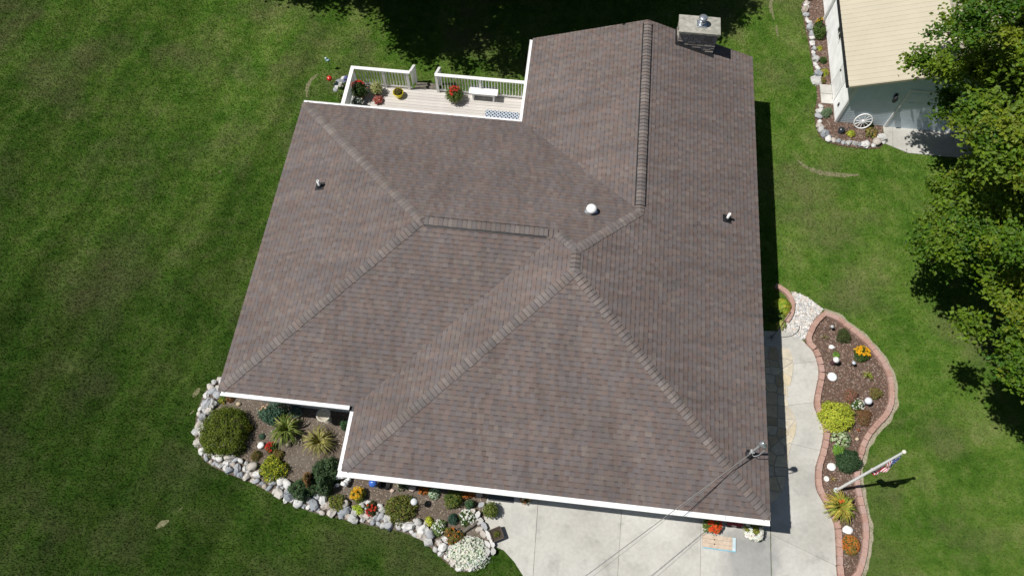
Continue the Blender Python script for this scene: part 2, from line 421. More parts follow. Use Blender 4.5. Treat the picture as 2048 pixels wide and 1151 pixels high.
BED_R_RIGHT = [(1647, 623), (1675, 634), (1700, 653), (1731, 678), (1753, 703), (1775, 734), (1785, 765), (1786, 806), (1775, 833), (1752, 858), (1735, 882), (1722, 920), (1717, 955), (1723, 994), (1732, 1033), (1736, 1062), (1733, 1098), (1727, 1130), (1714, 1158), (1682, 1172)]
RL = spline(GP(BED_R_LEFT), .1); RR = spline(GP(BED_R_RIGHT), .1)
BED_R_POLY = [(p.x, p.y) for p in RL] + [(p.x, p.y) for p in RR[::-1][1:-1]]
BED_S = spline(GP([(1648, -25), (1620, -4), (1603, 8), (1607, 40), (1615, 80), (1623, 120), (1631, 165), (1634, 195), (1630, 222), (1632, 256), (1645, 279), (1672, 290), (1710, 296), (1745, 298), (1764, 292), (1764, 255)]), .2)
BED_S_POLY = [(p.x, p.y) for p in BED_S] + [tuple(HW(12.5, 19.56).xy), tuple(HW(10.69, 19.56).xy), tuple(HW(10.69, 26.5).xy)]

def grow(pts, d, seed=0):
    """offset a line to its outside (left lawn side) with an uneven edge"""
    out = []
    for i, p in enumerate(pts):
        t = (pts[min(i + 1, len(pts) - 1)] - pts[max(i - 1, 0)]); n = Vector((t.y, -t.x, 0)).normalized()
        out.append(p + n * d * (1 + .55 * noise.noise(Vector((i * .33, seed, 0)))))
    return out
# bare, dry strips along the beds
DRY = []
eL = grow(BED_L, -.22, 1); DRY.append([(p.x, p.y) for p in eL] + [(p.x, p.y) for p in BED_L[::-1]])
eR = grow(RR, -.15, 2); DRY.append([(p.x, p.y) for p in eR] + [(p.x, p.y) for p in RR[::-1]])
eS = grow(BED_S[:-4], -.17, 3); DRY.append([(p.x, p.y) for p in eS] + [(p.x, p.y) for p in BED_S[:-4][::-1]])
def strip(pix, w):
    c = spline(GP(pix), .12); n = len(c); a = []; d = []
    for i, p in enumerate(c):
        t = c[min(i + 1, n - 1)] - c[max(i - 1, 0)]; nn = Vector((-t.y, t.x, 0)).normalized()
        k = w * (.25 + .75 * math.sin(math.pi * i / (n - 1))) * (1 + .8 * noise.noise(Vector((i * .9, w * 9, 2))))
        a.append(((p + nn * k).x, (p + nn * k).y)); d.append(((p - nn * k).x, (p - nn * k).y))
    return a + d[::-1]
WORN = [strip([(1594, 320), (1612, 334), (1640, 345), (1680, 350), (1718, 350)], .11), strip([(636, 148), (620, 163), (614, 180), (614, 196)], .07),
        strip([(1545, -5), (1541, 15), (1549, 40)], .07), strip([(1552, 50), (1556, 75)], .04), strip([(312, 1055), (325, 1046), (338, 1040)], .12), strip([(355, 1022), (365, 1014)], .05),
        strip([(385, 795), (400, 775)], .06), strip([(436, 340), (442, 345)], .06), strip([(380, 828), (388, 820)], .08)]
for poly in DRY: sheet('bare_soil', poly, .006, MAT_DRY)
for poly in WORN: sheet('bare_soil', poly, .006, MAT_WORN)

sheet('planting_bed_soil', BED_L_POLY, .030, MAT_MULCH, h=.03)
sheet('planting_bed_soil', BED_R_POLY, .030, MAT_MULCH2, h=.03)
sheet('planting_bed_soil', BED_S_POLY, .030, MAT_MULCH2, h=.03)

# ---- driveway: slabs with open joints
DRIVE = [tuple(p.xy) for p in GP([(966, 1004), (967, 1040), (976, 1066), (990, 1092), (1008, 1100), (1028, 1122), (1046, 1150), (1062, 1200), (1085, 1330)])] + [tuple(p.xy) for p in GP([(1545, 1330)])] + [tuple(p.xy) for p in GP([(1539, 1020), (1538, 985)])] + [tuple(HW(6.0, 4.3).xy), tuple(HW(-.6, 4.3).xy)]
def joint(poly, a, c2, gap=.0055):
    a, c2 = G(*a), G(*c2); d = (c2 - a); n = Vector((d.y, -d.x, 0)).normalized()
    return clip(poly, a - n * gap, n), clip(poly, a + n * gap, -n)
root = thing('driveway', None, None, G(1240, 1100)); tag(root, kind='structure')
DZ = .022
slabs = []; rest = DRIVE
for a, c2 in [((1077, 990), (1066, 1151)), ((1244, 1005), (1235, 1151)), ((1402, 1030), (1400, 1151))]:
    A, B = joint(rest, a, c2); wA = sum(WH((*p, 0)).x for p in A) / len(A); wB = sum(WH((*p, 0)).x for p in B) / len(B)
    s_, rest = (A, B) if wA < wB else (B, A); slabs.append(s_)
slabs.append(rest)
for s_ in slabs:
    for a, c2 in [((900, 1260), (1700, 1290))]:
        A, B = joint(s_, a, c2)
        for q in (A, B):
            if len(q) > 2 and abs(area(q)) > .02:
                bb = MB(root.location); bb.prism(q, -.02, DZ); bb.build('slab', MAT_CONC, root)
bb = MB(root.location); bb.prism(inset(DRIVE, .0) or DRIVE, -.03, .008); bb.build('joint_base', MAT_JOINT, root)

PATH_R = [(p.x, p.y) for p in RL[6:]]
PATH = [tuple(p.xy) for p in GP([(1540, 662), (1575, 664), (1592, 670), (1604, 680)])] + [p for p in PATH_R if p[1] < G(1609, 686).y] + [tuple(p.xy) for p in GP([(1690, 1330), (1546.5, 1330), (1540.5, 1020), (1539.5, 985), (1500, 985), (1490, 662)])]
root = thing('footpath', None, None, G(1600, 850)); tag(root, kind='structure')
rest = PATH; parts = []
for a, c2 in [((1560, 730), (1640, 722)), ((1560, 812), (1640, 803)), ((1560, 882), (1660, 905)), ((1530, 1062), (1690, 1140))]:
    A, B = joint(rest, a, c2, .004); yA = sum(p[1] for p in A) / len(A); yB = sum(p[1] for p in B) / len(B)
    s_, rest = (A, B) if yA > yB else (B, A); parts.append(s_)
parts.append(rest)
for q in parts:
    bb = MB(root.location); bb.prism(q, -.02, DZ + .002); bb.build('slab', MAT_CONC, root)
bb = MB(root.location); bb.prism(PATH, -.03, .0075); bb.build('joint_base', MAT_JOINT, root)

# ---- crazy paving beside the east wall
root = thing('flagstone_paving', None, None, G(1560, 830)); tag(root, kind='structure')
FL = spline(GP([(1553, 694), (1572, 690), (1584, 712), (1586, 740), (1578, 782), (1576, 806), (1589, 832), (1592, 858), (1582, 892), (1573, 940), (1562, 985), (1540, 1008)]), .2)
FLP = [(p.x, p.y) for p in FL] + [tuple(HW(6.22, WH(FL[-1]).y).xy), tuple(HW(6.22, WH(FL[0]).y).xy)]
pts = []
xs = [p[0] for p in FLP]; ys = [p[1] for p in FLP]
yy = min(ys)
while yy < max(ys):
    xx = min(xs)
    while xx < max(xs):
        q = (xx + random.uniform(-.13, .13), yy + random.uniform(-.13, .13))
        if inside(FLP, np.array([q[0]]), np.array([q[1]]))[0]: pts.append(q)
        xx += .36
    yy += .33
for p, cl in voronoi(FLP, pts):
    cl = inset(cl, .014)
    if len(cl) >= 3 and abs(area(cl)) > .004:
        bb = MB((p[0], p[1], .02)); bb.prism(cl, DZ + .002, DZ + .024 + random.uniform(0, .008))
        o = bb.build('flagstone', MAT_FLAG, root); o.location = Vector((p[0], p[1], .02)) - Vector(root.location)

# ---- pea gravel patch at the top of the path
GRAV = [tuple(p.xy) for p in GP([(1583, 583), (1600, 588), (1622, 600), (1646, 619), (1626, 640), (1608, 680), (1590, 672), (1570, 664), (1556, 664), (1558, 655), (1572, 650), (1585, 630), (1588, 605)])]
sheet('gravel_patch', GRAV, .018, MAT_GRAVELBASE)
def pebbles(name, polys, n, smin, smax, cols, mat, z=.02, flat=.6, label=None, cat=None, parent=None):
    allp = np.array([p for po in polys for p in po]); lo, hi = allp.min(0), allp.max(0)
    V = []; F = []; C = []; k = 0; tries = 0
    oct_ = np.array([(1, 0, 0), (0, 1, 0), (-1, 0, 0), (0, -1, 0), (0, 0, 1), (.7, .7, .55), (-.7, .7, .55), (-.7, -.7, .55), (.7, -.7, .55)])
    fc = [(0, 5, 8), (1, 6, 5), (2, 7, 6), (3, 8, 7), (5, 4, 8), (6, 4, 5), (7, 4, 6), (8, 4, 7), (0, 1, 5), (1, 2, 6), (2, 3, 7), (3, 0, 8)]
    X = rng.uniform(lo[0], hi[0], n * 6); Y = rng.uniform(lo[1], hi[1], n * 6)
    ok = np.zeros(len(X), bool)
    for po in polys: ok |= inside(po, X, Y)
    X, Y = X[ok][:n], Y[ok][:n]; n = len(X)
    S = rng.uniform(smin, smax, (n, 3)) * np.array([1, .75, flat]); A = rng.uniform(0, 6.28, n)
    Q = oct_[None] * S[:, None, :] * rng.uniform(.8, 1.2, (n, 9, 1))
    x = Q[..., 0] * np.cos(A)[:, None] - Q[..., 1] * np.sin(A)[:, None] + X[:, None]; y = Q[..., 0] * np.sin(A)[:, None] + Q[..., 1] * np.cos(A)[:, None] + Y[:, None]
    V = np.stack([x, y, Q[..., 2] + z], -1).reshape(-1, 3)
    F = (np.array(fc)[None] + (np.arange(n) * 9)[:, None, None]).reshape(-1, 3)
    cc = np.array(cols)[rng.integers(0, len(cols), n)] * rng.uniform(.8, 1.15, (n, 1))
    o = np_mesh(name, V, F, np.repeat(cc, 12, 0), mat, parent); tag(o, label, cat, kind='stuff'); return o
pebbles('gravel', [GRAV], 1500, .018, .055, [(.62, .60, .57), (.50, .48, .45), (.68, .66, .64), (.40, .41, .42), (.58, .50, .42)], MAT_CHIPS, label='pale crushed stone gravel between lawn and footpath', cat='gravel')
pebbles('mulch_chips', [BED_R_POLY, BED_S_POLY], 8000, .012, .04, [(.20, .13, .10), (.13, .085, .065), (.27, .19, .15), (.09, .06, .045), (.24, .20, .17)], MAT_CHIPS, .03, .35, 'reddish brown bark mulch in the brick and shed beds', 'mulch')
pebbles('mulch_crumbs', [BED_L_POLY], 8000, .008, .028, [(.20, .16, .125), (.14, .11, .085), (.27, .23, .19), (.09, .07, .055), (.32, .28, .23)], MAT_CHIPS, .03, .4, 'grey brown crumbly mulch in the front stone edged bed', 'mulch')

# ================================================================== THE HOUSE
w_, a_, c_, b_ = -9.269, -5.184, -1.438, 6.658
yn, ys1, ys, yN = 16.076, 5.387, 3.511, 19.976
EZ, SL = 2.68, .3348
HC = Vector((-.5, 10.5, 0))
house = thing('brown_shingled_house', 'large house with brown shingled hip roof and white gutters', 'house', HW(HC.x, HC.y, 0), YAW)
def hz(d): return EZ + SL * d
lw = (yn - ys1) / 2; mw = (b_ - a_) / 2; rw = (b_ - c_) / 2
R3 = dict(A=(w_, yn, EZ), B=(c_, yn, EZ), C=(c_, yN, EZ), E=(b_, yN, EZ), F=(b_, ys, EZ), G=(a_, ys, EZ), H=(a_, ys1, EZ), I=(w_, ys1, EZ),
          D=(c_ + rw, yN, hz(rw)), R=(c_ + rw, yn - rw, hz(rw)), P1=(a_ + mw, yn - mw, hz(mw)), P2=(a_ + mw, ys + mw, hz(mw)),
          L1=(w_ + lw, yn - lw, hz(lw)), L2=(a_ + lw, yn - lw, hz(lw)))
R3 = {k: Vector(v) for k, v in R3.items()}
PLANES = [('I H L2 L1', (1, 0, 0)), ('G F P2', (1, 0, 0)), ('F E D R P1 P2', (0, 1, 0)), ('B A L1 L2 P1 R', (-1, 0, 0)), ('A I L1', (0, -1, 0)), ('H G P2 P1 L2', (0, -1, 0)), ('C B R D', (0, -1, 0))]
# roof deck with soffit and edge thickness
rd = MB(HC)
for names, e in PLANES: rd.add([R3[k] for k in names.split()], [tuple(range(len(names.split())))], (.06, .05, .045))
foot = 'I H G F E C B A'.split()
for i, k in enumerate(foot):
    p, q = R3[k], R3[foot[(i + 1) % 8]]
    if (k, foot[(i + 1) % 8]) == ('E', 'C'):
        rd.add([p, R3['D'], q, q - Vector((0, 0, .03)), R3['D'] - Vector((0, 0, .03)), p - Vector((0, 0, .03))], [(0, 1, 4, 5), (1, 2, 3, 4)], (.06, .05, .045))
    else: rd.add([p, q, q - Vector((0, 0, .03)), p - Vector((0, 0, .03))], [(3, 2, 1, 0)], (.06, .05, .045))
roof = rd.build('roof', MAT_SHINGLE, house)
OV = .45
# walls below (inset by the overhang)
wl_ = MB(HC)
def wallpoly(ov): return [(w_ + ov, ys1 + ov), (a_ + ov, ys1 + ov), (a_ + ov, ys + ov), (b_ - ov, ys + ov), (b_ - ov, yN - ov), (c_ + ov, yN - ov), (c_ + ov, yn - ov), (w_ + ov, yn - ov)]
wl_.prism(wallpoly(OV), 0, EZ - .04)
gx = c_ + rw
wl_.add([(c_ + OV, yN - OV, EZ - .05), (b_ - OV, yN - OV, EZ - .05), (gx, yN - OV, hz(rw) - .05), (c_ + OV, yN - OV - .12, EZ - .05), (b_ - OV, yN - OV - .12, EZ - .05), (gx, yN - OV - .12, hz(rw) - .05)], [(0, 1, 2), (5, 4, 3), (1, 4, 5, 2), (0, 2, 5, 3)])
wl_.build('wall', MAT_SIDING, house)
sf = MB(HC)
sf.prism(wallpoly(.02), EZ - .055, EZ - .032); sf.build('soffit', MAT_WHITE, house)
# fascia boards, one for each eave
def fascia(p, q, nrm, z0=EZ - .19, z1=EZ - .012, t=.02):
    p, q, n = Vector(p), Vector(q), Vector(nrm); bb = MB(HC)
    bb.par(Vector((p.x, p.y, z0)) - n * t, q - p, n * t, (0, 0, z1 - z0)); bb.build('fascia', MAT_WHITE, house)
fascia(R3['I'], R3['A'], (1, 0, 0)); fascia(R3['E'], R3['F'], (-1, 0, 0))
for k in ('C', 'E'):
    p, q = R3[k], R3['D']; bb = MB(HC)
    bb.par(p + Vector((0, -.025, -.19)), q - p, (0, .02, 0), (0, 0, .155)); bb.build('fascia', MAT_WHITE, house)
# gutters: trough with front face and a white leaf guard
def gutter(p, q, out, guard=True, w=.125, endgap=(0, 0)):
    p, q, n = Vector(p), Vector(q), Vector(out); d = (q - p).normalized(); p = p + d * endgap[0]; q = q - d * endgap[1]
    L = q - p; bb = MB(HC); z0 = EZ - .115; zt = EZ - .02
    P = Vector((p.x, p.y, 0))
    bb.par(P + Vector((0, 0, z0)) - n * .018, L, n * (w + .018), (0, 0, .006))
    bb.par(P + Vector((0, 0, z0)) - n * .018, L, n * .006, (0, 0, zt - z0 - .01))
    bb.par(P + Vector((0, 0, z0)) + n * (w - .006), L, n * .006, (0, 0, zt - z0 + .004))
    bb.par(P + Vector((0, 0, zt - .004)) + n * (w - .018), L, n * .024, (0, 0, .014))
    for e in (P, P + L - d * .005): bb.par(e + Vector((0, 0, z0)), d * .005, n * w, (0, 0, zt - z0))
    o = bb.build('gutter', MAT_WHITE, house)
    if guard:
        k = max(1, round(L.length / 1.22))
        for i in range(k):
            g = MB(HC); a = P + L * (i / k) + d * .004; l2 = L / k - d * .008
            g.par(a + Vector((0, 0, zt + .003)) + n * .004, l2, n * (w - .024) + Vector((0, 0, -.006 + .002 * (i % 2))), (0, 0, .004)); g.build('gutter_guard', MAT_WHITE2, o)
gutter(R3['I'], R3['H'], (0, -1, 0), endgap=(.09, .16)); gutter(R3['G'], R3['F'], (0, -1, 0), w=.15, endgap=(-.1, 0)); gutter(R3['H'], R3['G'], (-1, 0, 0), endgap=(.17, 0), w=.11)
gutter(R3['A'], R3['B'], (0, 1, 0), endgap=(0, .1), w=.10); gutter(R3['B'], R3['C'], (-1, 0, 0), endgap=(0, .06), w=.11)
bb = MB(HC)                          # open dark corner with downspout where the two front gutters meet
hx, hy = R3['H'].x, R3['H'].y
bb.box(hx - .17, hx - .005, hy - .13, hy - .005, EZ - .12, EZ - .10); bb.box(hx - .17, hx - .15, hy - .13, hy - .005, EZ - .10, EZ - .02); bb.box(hx - .13, hx - .04, hy - .12, hy - .03, .1, EZ - .121)
bb.build('downspout', MAT_IRON, house)

# ---- shingles, each with its own thickness; laminated tabs stand proud over darker under-tabs
PAL = [(.150, .122, .112), (.146, .123, .116), (.156, .125, .113), (.139, .124, .122), (.152, .119, .108), (.146, .128, .122), (.160, .135, .122), (.149, .116, .105), (.138, .119, .113)]
EXP = .1435
tabs = []                            # (apparent size, verts, faces, cols)
camh = WH((0, 0, CAM_H)); camh = Vector((camh.x, camh.y, CAM_H))
def tone(p):
    k = noise.noise(Vector((p.x * 1.1, p.y * 1.1, p.z * 1.1))) * .5 + noise.noise(p * 3.1) * .55 + random.uniform(-.32, .32)
    i = min(len(PAL) - 1, max(0, int((k + .75) / 1.5 * len(PAL)))); f = random.uniform(.92, 1.09)
    return tuple(x * f for x in PAL[i])
for names, e in PLANES:
    ks = names.split(); o = R3[ks[0]]; e = Vector(e)
    poly3 = [R3[k] for k in ks]; nrm = (poly3[1] - poly3[0]).cross(poly3[2] - poly3[0]).normalized()
    if nrm.z < 0: nrm = -nrm
    up = nrm.cross(e); up = up if up.z > 0 else -up
    P2 = [((p - o).dot(e), (p - o).dot(up)) for p in poly3]
    pmin, pmax = min(p[0] for p in P2), max(p[0] for p in P2); qmax = max(p[1] for p in P2)
    row = 0; q0 = -.012
    while q0 < qmax:
        x = pmin - random.uniform(0, .5); raised = random.random() < .5
        base_row = clip(clip(P2, (0, q0), (0, -1)), (0, q0 + EXP + .012), (0, 1))
        if q0 < 0: base_row = clip(P2, (0, EXP + q0 + .012), (0, 1)); base_row = [(p[0], p[1] if p[1] > 1e-4 else q0) for p in base_row]
        while x < pmax:
            wd = random.uniform(.10, .22) if raised else random.uniform(.08, .17)
            t_ = .011 if raised else .0055
            if len(base_row) > 2:
                cl = clip(clip(base_row, (x, 0), (-1, 0)), (x + wd, 0), (1, 0))
                if len(cl) > 2 and abs(area(cl)) > .0006:
                    cen = o + e * (x + wd / 2) + up * (q0 + EXP / 2); col = tone(cen)
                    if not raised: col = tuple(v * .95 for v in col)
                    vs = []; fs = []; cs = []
                    ds = random.uniform(.60, .76) if not raised else .86  # upper band: printed shadow line on under-tabs, painted butt shadow on raised tabs
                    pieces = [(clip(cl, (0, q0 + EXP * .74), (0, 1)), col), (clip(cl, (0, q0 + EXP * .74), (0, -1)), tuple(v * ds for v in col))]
                    for pc, cc in pieces:
                        if len(pc) < 3: continue
                        s0 = len(vs); k = len(pc)
                        if area(pc) < 0: pc = pc[::-1]
                        top = [o + e * p[0] + up * p[1] + nrm * (.003 + t_ * (1 - max(0, min(1.1, (p[1] - q0) / EXP)))) for p in pc]
                        vs += top; fs.append([s0 + i for i in range(k)])
                        if (top[1] - top[0]).cross(top[2] - top[0]).dot(nrm) < 0: fs[-1] = fs[-1][::-1]
                        cs.append(cc)
                        for i in range(k):
                            p, q = pc[i], pc[(i + 1) % k]
                            butt = abs(p[1] - q0) < 1e-4 and abs(q[1] - q0) < 1e-4
                            side = raised and abs(p[0] - q[0]) < 1e-4 and abs(p[1] - q[1]) > .01
                            if butt or side:
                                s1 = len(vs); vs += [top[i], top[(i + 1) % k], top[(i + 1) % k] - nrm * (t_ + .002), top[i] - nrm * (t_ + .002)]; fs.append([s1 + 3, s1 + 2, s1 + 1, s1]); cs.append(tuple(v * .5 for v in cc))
                    dv = camh - cen; sz = abs(area(cl)) * abs(dv.normalized().dot(nrm)) / dv.length_squared
                    tabs.append((sz, vs, fs, cs))
            x += wd; raised = not raised
        q0 += EXP; row += 1
tabs.sort(key=lambda t: -t[0])
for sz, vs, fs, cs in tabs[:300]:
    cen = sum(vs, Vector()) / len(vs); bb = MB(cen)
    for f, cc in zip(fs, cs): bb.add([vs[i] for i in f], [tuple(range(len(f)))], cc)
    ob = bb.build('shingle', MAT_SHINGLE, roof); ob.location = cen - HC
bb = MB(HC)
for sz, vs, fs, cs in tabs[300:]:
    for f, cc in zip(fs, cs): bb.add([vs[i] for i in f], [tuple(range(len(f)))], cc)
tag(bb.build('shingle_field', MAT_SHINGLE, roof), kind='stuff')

# ---- hip and ridge caps
caps = []
CPAL = [(.195, .170, .157), (.176, .156, .147), (.210, .184, .169), (.166, .152, .148), (.195, .162, .146), (.185, .168, .160)]
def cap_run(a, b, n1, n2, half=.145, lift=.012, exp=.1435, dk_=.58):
    a, b = Vector(a), Vector(b); d = (b - a); L = d.length; d.normalize(); n1, n2 = Vector(n1), Vector(n2); nm = (n1 + n2).normalized()
    t1 = d.cross(n1); t2 = d.cross(n2)
    t1 = t1 if t1.dot(n2) < 0 or t1.z < 0 and abs(n1.dot(n2)) > .999 else -t1; t2 = t2 if t2.dot(n1) < 0 else -t2
    if t1.z > 0: t1 = -t1
    if t2.z > 0: t2 = -t2
    k = int(L / exp)
    for i in range(k + 1):
        s = i * exp; e = min(s + exp * 1.12, L + .01)
        if i == 0 and a.z < EZ + .01: s = .10
        if e - s < .03: continue
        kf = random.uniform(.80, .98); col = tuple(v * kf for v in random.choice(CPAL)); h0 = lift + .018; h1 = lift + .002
        half_ = half * random.uniform(.94, 1.05)
        def ring(q, h):
            c = a + d * q
            return [c + t1 * half_ + n1 * h, c + t1 * half_ * .45 + n1 * h * 1.15, c + nm * (h * 1.1), c + t2 * half_ * .45 + n2 * h * 1.15, c + t2 * half_ + n2 * h]
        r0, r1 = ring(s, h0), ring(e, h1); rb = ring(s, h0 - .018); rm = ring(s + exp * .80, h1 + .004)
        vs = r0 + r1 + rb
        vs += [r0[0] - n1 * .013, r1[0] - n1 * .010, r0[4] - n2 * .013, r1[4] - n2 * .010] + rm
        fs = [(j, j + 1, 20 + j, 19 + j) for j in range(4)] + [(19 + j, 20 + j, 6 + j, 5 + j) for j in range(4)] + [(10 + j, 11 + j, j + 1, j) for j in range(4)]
        cs = [col] * 4 + [tuple(v * dk_ for v in col)] * 4 + [tuple(v * .3 for v in col)] * 4  # upper strip and butt faces darkened: the shade between caps painted in
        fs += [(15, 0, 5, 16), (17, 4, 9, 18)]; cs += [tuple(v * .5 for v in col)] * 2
        dv = camh - vs[2]; caps.append((1 / dv.length, vs, fs, cs))
NR = {}
for names, e in PLANES:
    ks = names.split(); p = [R3[k] for k in ks]; n = (p[1] - p[0]).cross(p[2] - p[0]).normalized(); NR[names] = n if n.z > 0 else -n
nS1, nS, nE, nN, nW1, nWm, nWn = [NR[k] for k, _ in PLANES]
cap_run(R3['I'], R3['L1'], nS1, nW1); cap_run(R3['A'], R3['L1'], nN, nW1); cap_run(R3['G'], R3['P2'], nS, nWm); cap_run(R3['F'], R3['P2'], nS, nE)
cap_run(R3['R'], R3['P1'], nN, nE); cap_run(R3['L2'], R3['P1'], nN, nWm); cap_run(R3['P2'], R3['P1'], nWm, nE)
# raised ridge vents carry the caps of the two long ridges
def vent_ridge(a, b, n1, n2, e0, e1, half=.178):
    a, b = Vector(a), Vector(b); d = (b - a).normalized(); a2 = a + d * e0; b2 = b - d * e1; nm = (n1 + n2).normalized()
    t1 = d.cross(n1); t1 = t1 if t1.z < 0 else -t1; t2 = d.cross(n2); t2 = t2 if t2.z < 0 else -t2
    def sec(c): return [c + t1 * half - n1 * .002, c + t1 * half + n1 * .026, c + nm * .042, c + t2 * half + n2 * .026, c + t2 * half - n2 * .002]
    bb = MB(HC); s0, s1 = sec(a2), sec(b2)
    bb.add(s0 + s1, [(j, j + 1, 6 + j, 5 + j) for j in range(4)] + [(0, 1, 2, 3, 4)[::-1], (5, 6, 7, 8, 9)])
    bb.build('ridge_vent', MAT_BLACK, roof)
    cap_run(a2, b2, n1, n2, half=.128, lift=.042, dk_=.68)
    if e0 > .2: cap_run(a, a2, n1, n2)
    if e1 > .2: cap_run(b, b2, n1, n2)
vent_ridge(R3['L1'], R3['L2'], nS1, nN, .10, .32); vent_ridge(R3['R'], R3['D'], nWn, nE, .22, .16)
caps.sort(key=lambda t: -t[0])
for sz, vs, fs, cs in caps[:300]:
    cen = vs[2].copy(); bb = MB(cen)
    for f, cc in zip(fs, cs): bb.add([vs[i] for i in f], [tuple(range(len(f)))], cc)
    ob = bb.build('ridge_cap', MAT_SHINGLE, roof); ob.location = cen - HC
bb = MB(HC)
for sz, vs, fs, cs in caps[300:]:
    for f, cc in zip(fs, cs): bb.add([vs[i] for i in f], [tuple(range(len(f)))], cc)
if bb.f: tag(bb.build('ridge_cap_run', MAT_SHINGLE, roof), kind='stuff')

# ---- plumbing vents, attic vent, chimney, service mast
def on_plane(h, names):
    p = [R3[k] for k in names.split()]; n = NR[names]; return p[0].z - ((h.x - p[0].x) * n.x + (h.y - p[0].y) * n.y) / n.z
def pipe(u, v, names, hh=.32):
    z = 3.2
    for _ in range(4): h = WH(G(u, v, z)); z = on_plane(h, names)
    n = NR[names]; bb = MB(HC); base = Vector((h.x, h.y, z + .012))
    t = n.cross(Vector((0, 0, 1))).normalized(); s_ = t.cross(n)
    bb.par(base - t * .14 - s_ * .16, t * .28, s_ * .32, n * .006); bb.lathe([(.10, 0), (.085, .05), (.055, .09)], base, 14)
    bb.build('vent_boot', MAT_BLACK, house)
    bb = MB(HC); bb.lathe([(.045, 0), (.045, hh), (.034, hh), (.034, hh - .1)], base, 14); bb.build('vent_pipe', MAT_WHITE, house)
pipe(640, 373, 'A I L1'); pipe(1454, 438, 'F E D R P1 P2')
z = 4.0
for _ in range(4): h = WH(G(1182, 424, z)); z = on_plane(h, 'B A L1 L2 P1 R')
bb = MB(HC); bb.lathe([(.20, 0), (.14, .02), (.11, .05), (.11, .16)], (h.x, h.y, z + .01), 22); bb.build('vent_collar', MAT_STEEL, house)
bb = MB(HC); bb.lathe([(.10, .15), (.155, .155), (.165, .19), (.15, .24), (.11, .275), (.05, .29), (.01, .292)], (h.x, h.y, z), 22); bb.build('vent_hood', MAT_WHITE, house)

CHX0, CHX1, CHY0, CHY1, CHZ = 3.72, 5.06, 19.42, 20.12, 4.13
ch = MB(HC); ch.box(CHX0 + .05, CHX1 - .05, CHY0 + .05, CHY1 - .05, 0, CHZ); chim = ch.build('chimney', MAT_CHIM, house)
for face in ('s', 'w', 'e', 'n'):
    zz = .0 if face in 'we' else .0
    zz = 0.0 if face == 'n' else 2.6
    while zz < CHZ - .02:
        hh = random.uniform(.075, .13); hh = min(hh, CHZ - .005 - zz)
        x0, x1 = (CHX0, CHX1) if face in 'sn' else (CHY0, CHY1); x = x0
        while x < x1 - .02:
            wd = min(random.uniform(.16, .36), x1 - x); wd = x1 - x if x1 - x - wd < .07 else wd
            pr = random.uniform(-.012, .02); g_ = .008; bb = MB(HC)
            if face == 's':
                xa, xb, za, zb2, ya = x + g_, x + wd - g_, zz + g_, zz + hh - g_, CHY0 - pr; bk = random.uniform(.012, .035)
                bb.add([(xa, ya, za), (xb, ya, za), (xb, ya + bk, zb2), (xa, ya + bk, zb2), (xa, CHY0 + .06, za), (xb, CHY0 + .06, za), (xb, CHY0 + .06, zb2), (xa, CHY0 + .06, zb2)], [(0, 1, 2, 3), (3, 2, 6, 7), (0, 4, 5, 1), (0, 3, 7, 4), (1, 5, 6, 2)])
            elif face == 'n': bb.box(x + g_, x + wd - g_, CHY1 - .06, CHY1 + pr, zz + g_, zz + hh - g_)
            elif face == 'w': bb.box(CHX0 - pr, CHX0 + .06, x + g_, x + wd - g_, zz + g_, zz + hh - g_)
            else: bb.box(CHX1 - .06, CHX1 + pr, x + g_, x + wd - g_, zz + g_, zz + hh - g_)
            if face in 'sw' or zz > 3.2: bb.build('stone', MAT_CHIM, chim)
            x += wd
        zz += hh
bb = MB(HC); X0, X1, Y0, Y1 = CHX0 - .05, CHX1 + .05, CHY0 - .06, CHY1 + .05
bb.box(X0, X1, Y0, Y1, CHZ + .002, CHZ + .08)
bb.add([(X0 + .01, Y0 + .01, CHZ + .083), (X1 - .01, Y0 + .01, CHZ + .083), (X1 - .01, Y1 - .01, CHZ + .083), (X0 + .01, Y1 - .01, CHZ + .083), (X0 + .5, (Y0 + Y1) / 2 - .1, CHZ + .13), (X1 - .5, (Y0 + Y1) / 2 - .1, CHZ + .13), (X1 - .5, (Y0 + Y1) / 2 + .1, CHZ + .13), (X0 + .5, (Y0 + Y1) / 2 + .1, CHZ + .13)],
       [(0, 1, 5, 4), (1, 2, 6, 5), (2, 3, 7, 6), (3, 0, 4, 7), (4, 5, 6, 7)])
bb.build('chimney_cap', MAT_CAP, chim)
fx, fy = 4.44, 19.74
bb = MB(HC); bb.box(fx - .17, fx + .17, fy - .17, fy + .17, CHZ + .08, CHZ + .15); bb.build('flue_plate', MAT_STEEL, chim)
bb = MB(HC); bb.lathe([(.095, 0), (.095, .20)], (fx, fy, CHZ + .15), 20); bb.lathe([(.13, 0), (.13, .03)], (fx, fy, CHZ + .26), 20)
for k in range(4): bb.bar((fx + .09 * math.cos(k * 1.57), fy + .09 * math.sin(k * 1.57), CHZ + .34), (fx + .09 * math.cos(k * 1.57), fy + .09 * math.sin(k * 1.57), CHZ + .43), .012, .012)
bb.lathe([(.15, 0), (.16, .015), (.10, .045), (.01, .06)], (fx, fy, CHZ + .42), 20); bb.build('flue', MAT_STEEL, chim)
bb = MB(HC)                          # dark step flashing where the chimney meets the roof
nEp = 'F E D R P1 P2'
def zr(x): return hz(b_ - x)
bb.add([(CHX0 - .08, CHY0 - .16, zr(CHX0 - .08) + .016), (CHX1 + .06, CHY0 - .16, zr(CHX1 + .06) + .016), (CHX1 + .06, CHY0 + .03, zr(CHX1 + .06) + .018), (CHX0 - .08, CHY0 + .03, zr(CHX0 - .08) + .018)], [(0, 1, 2, 3)])
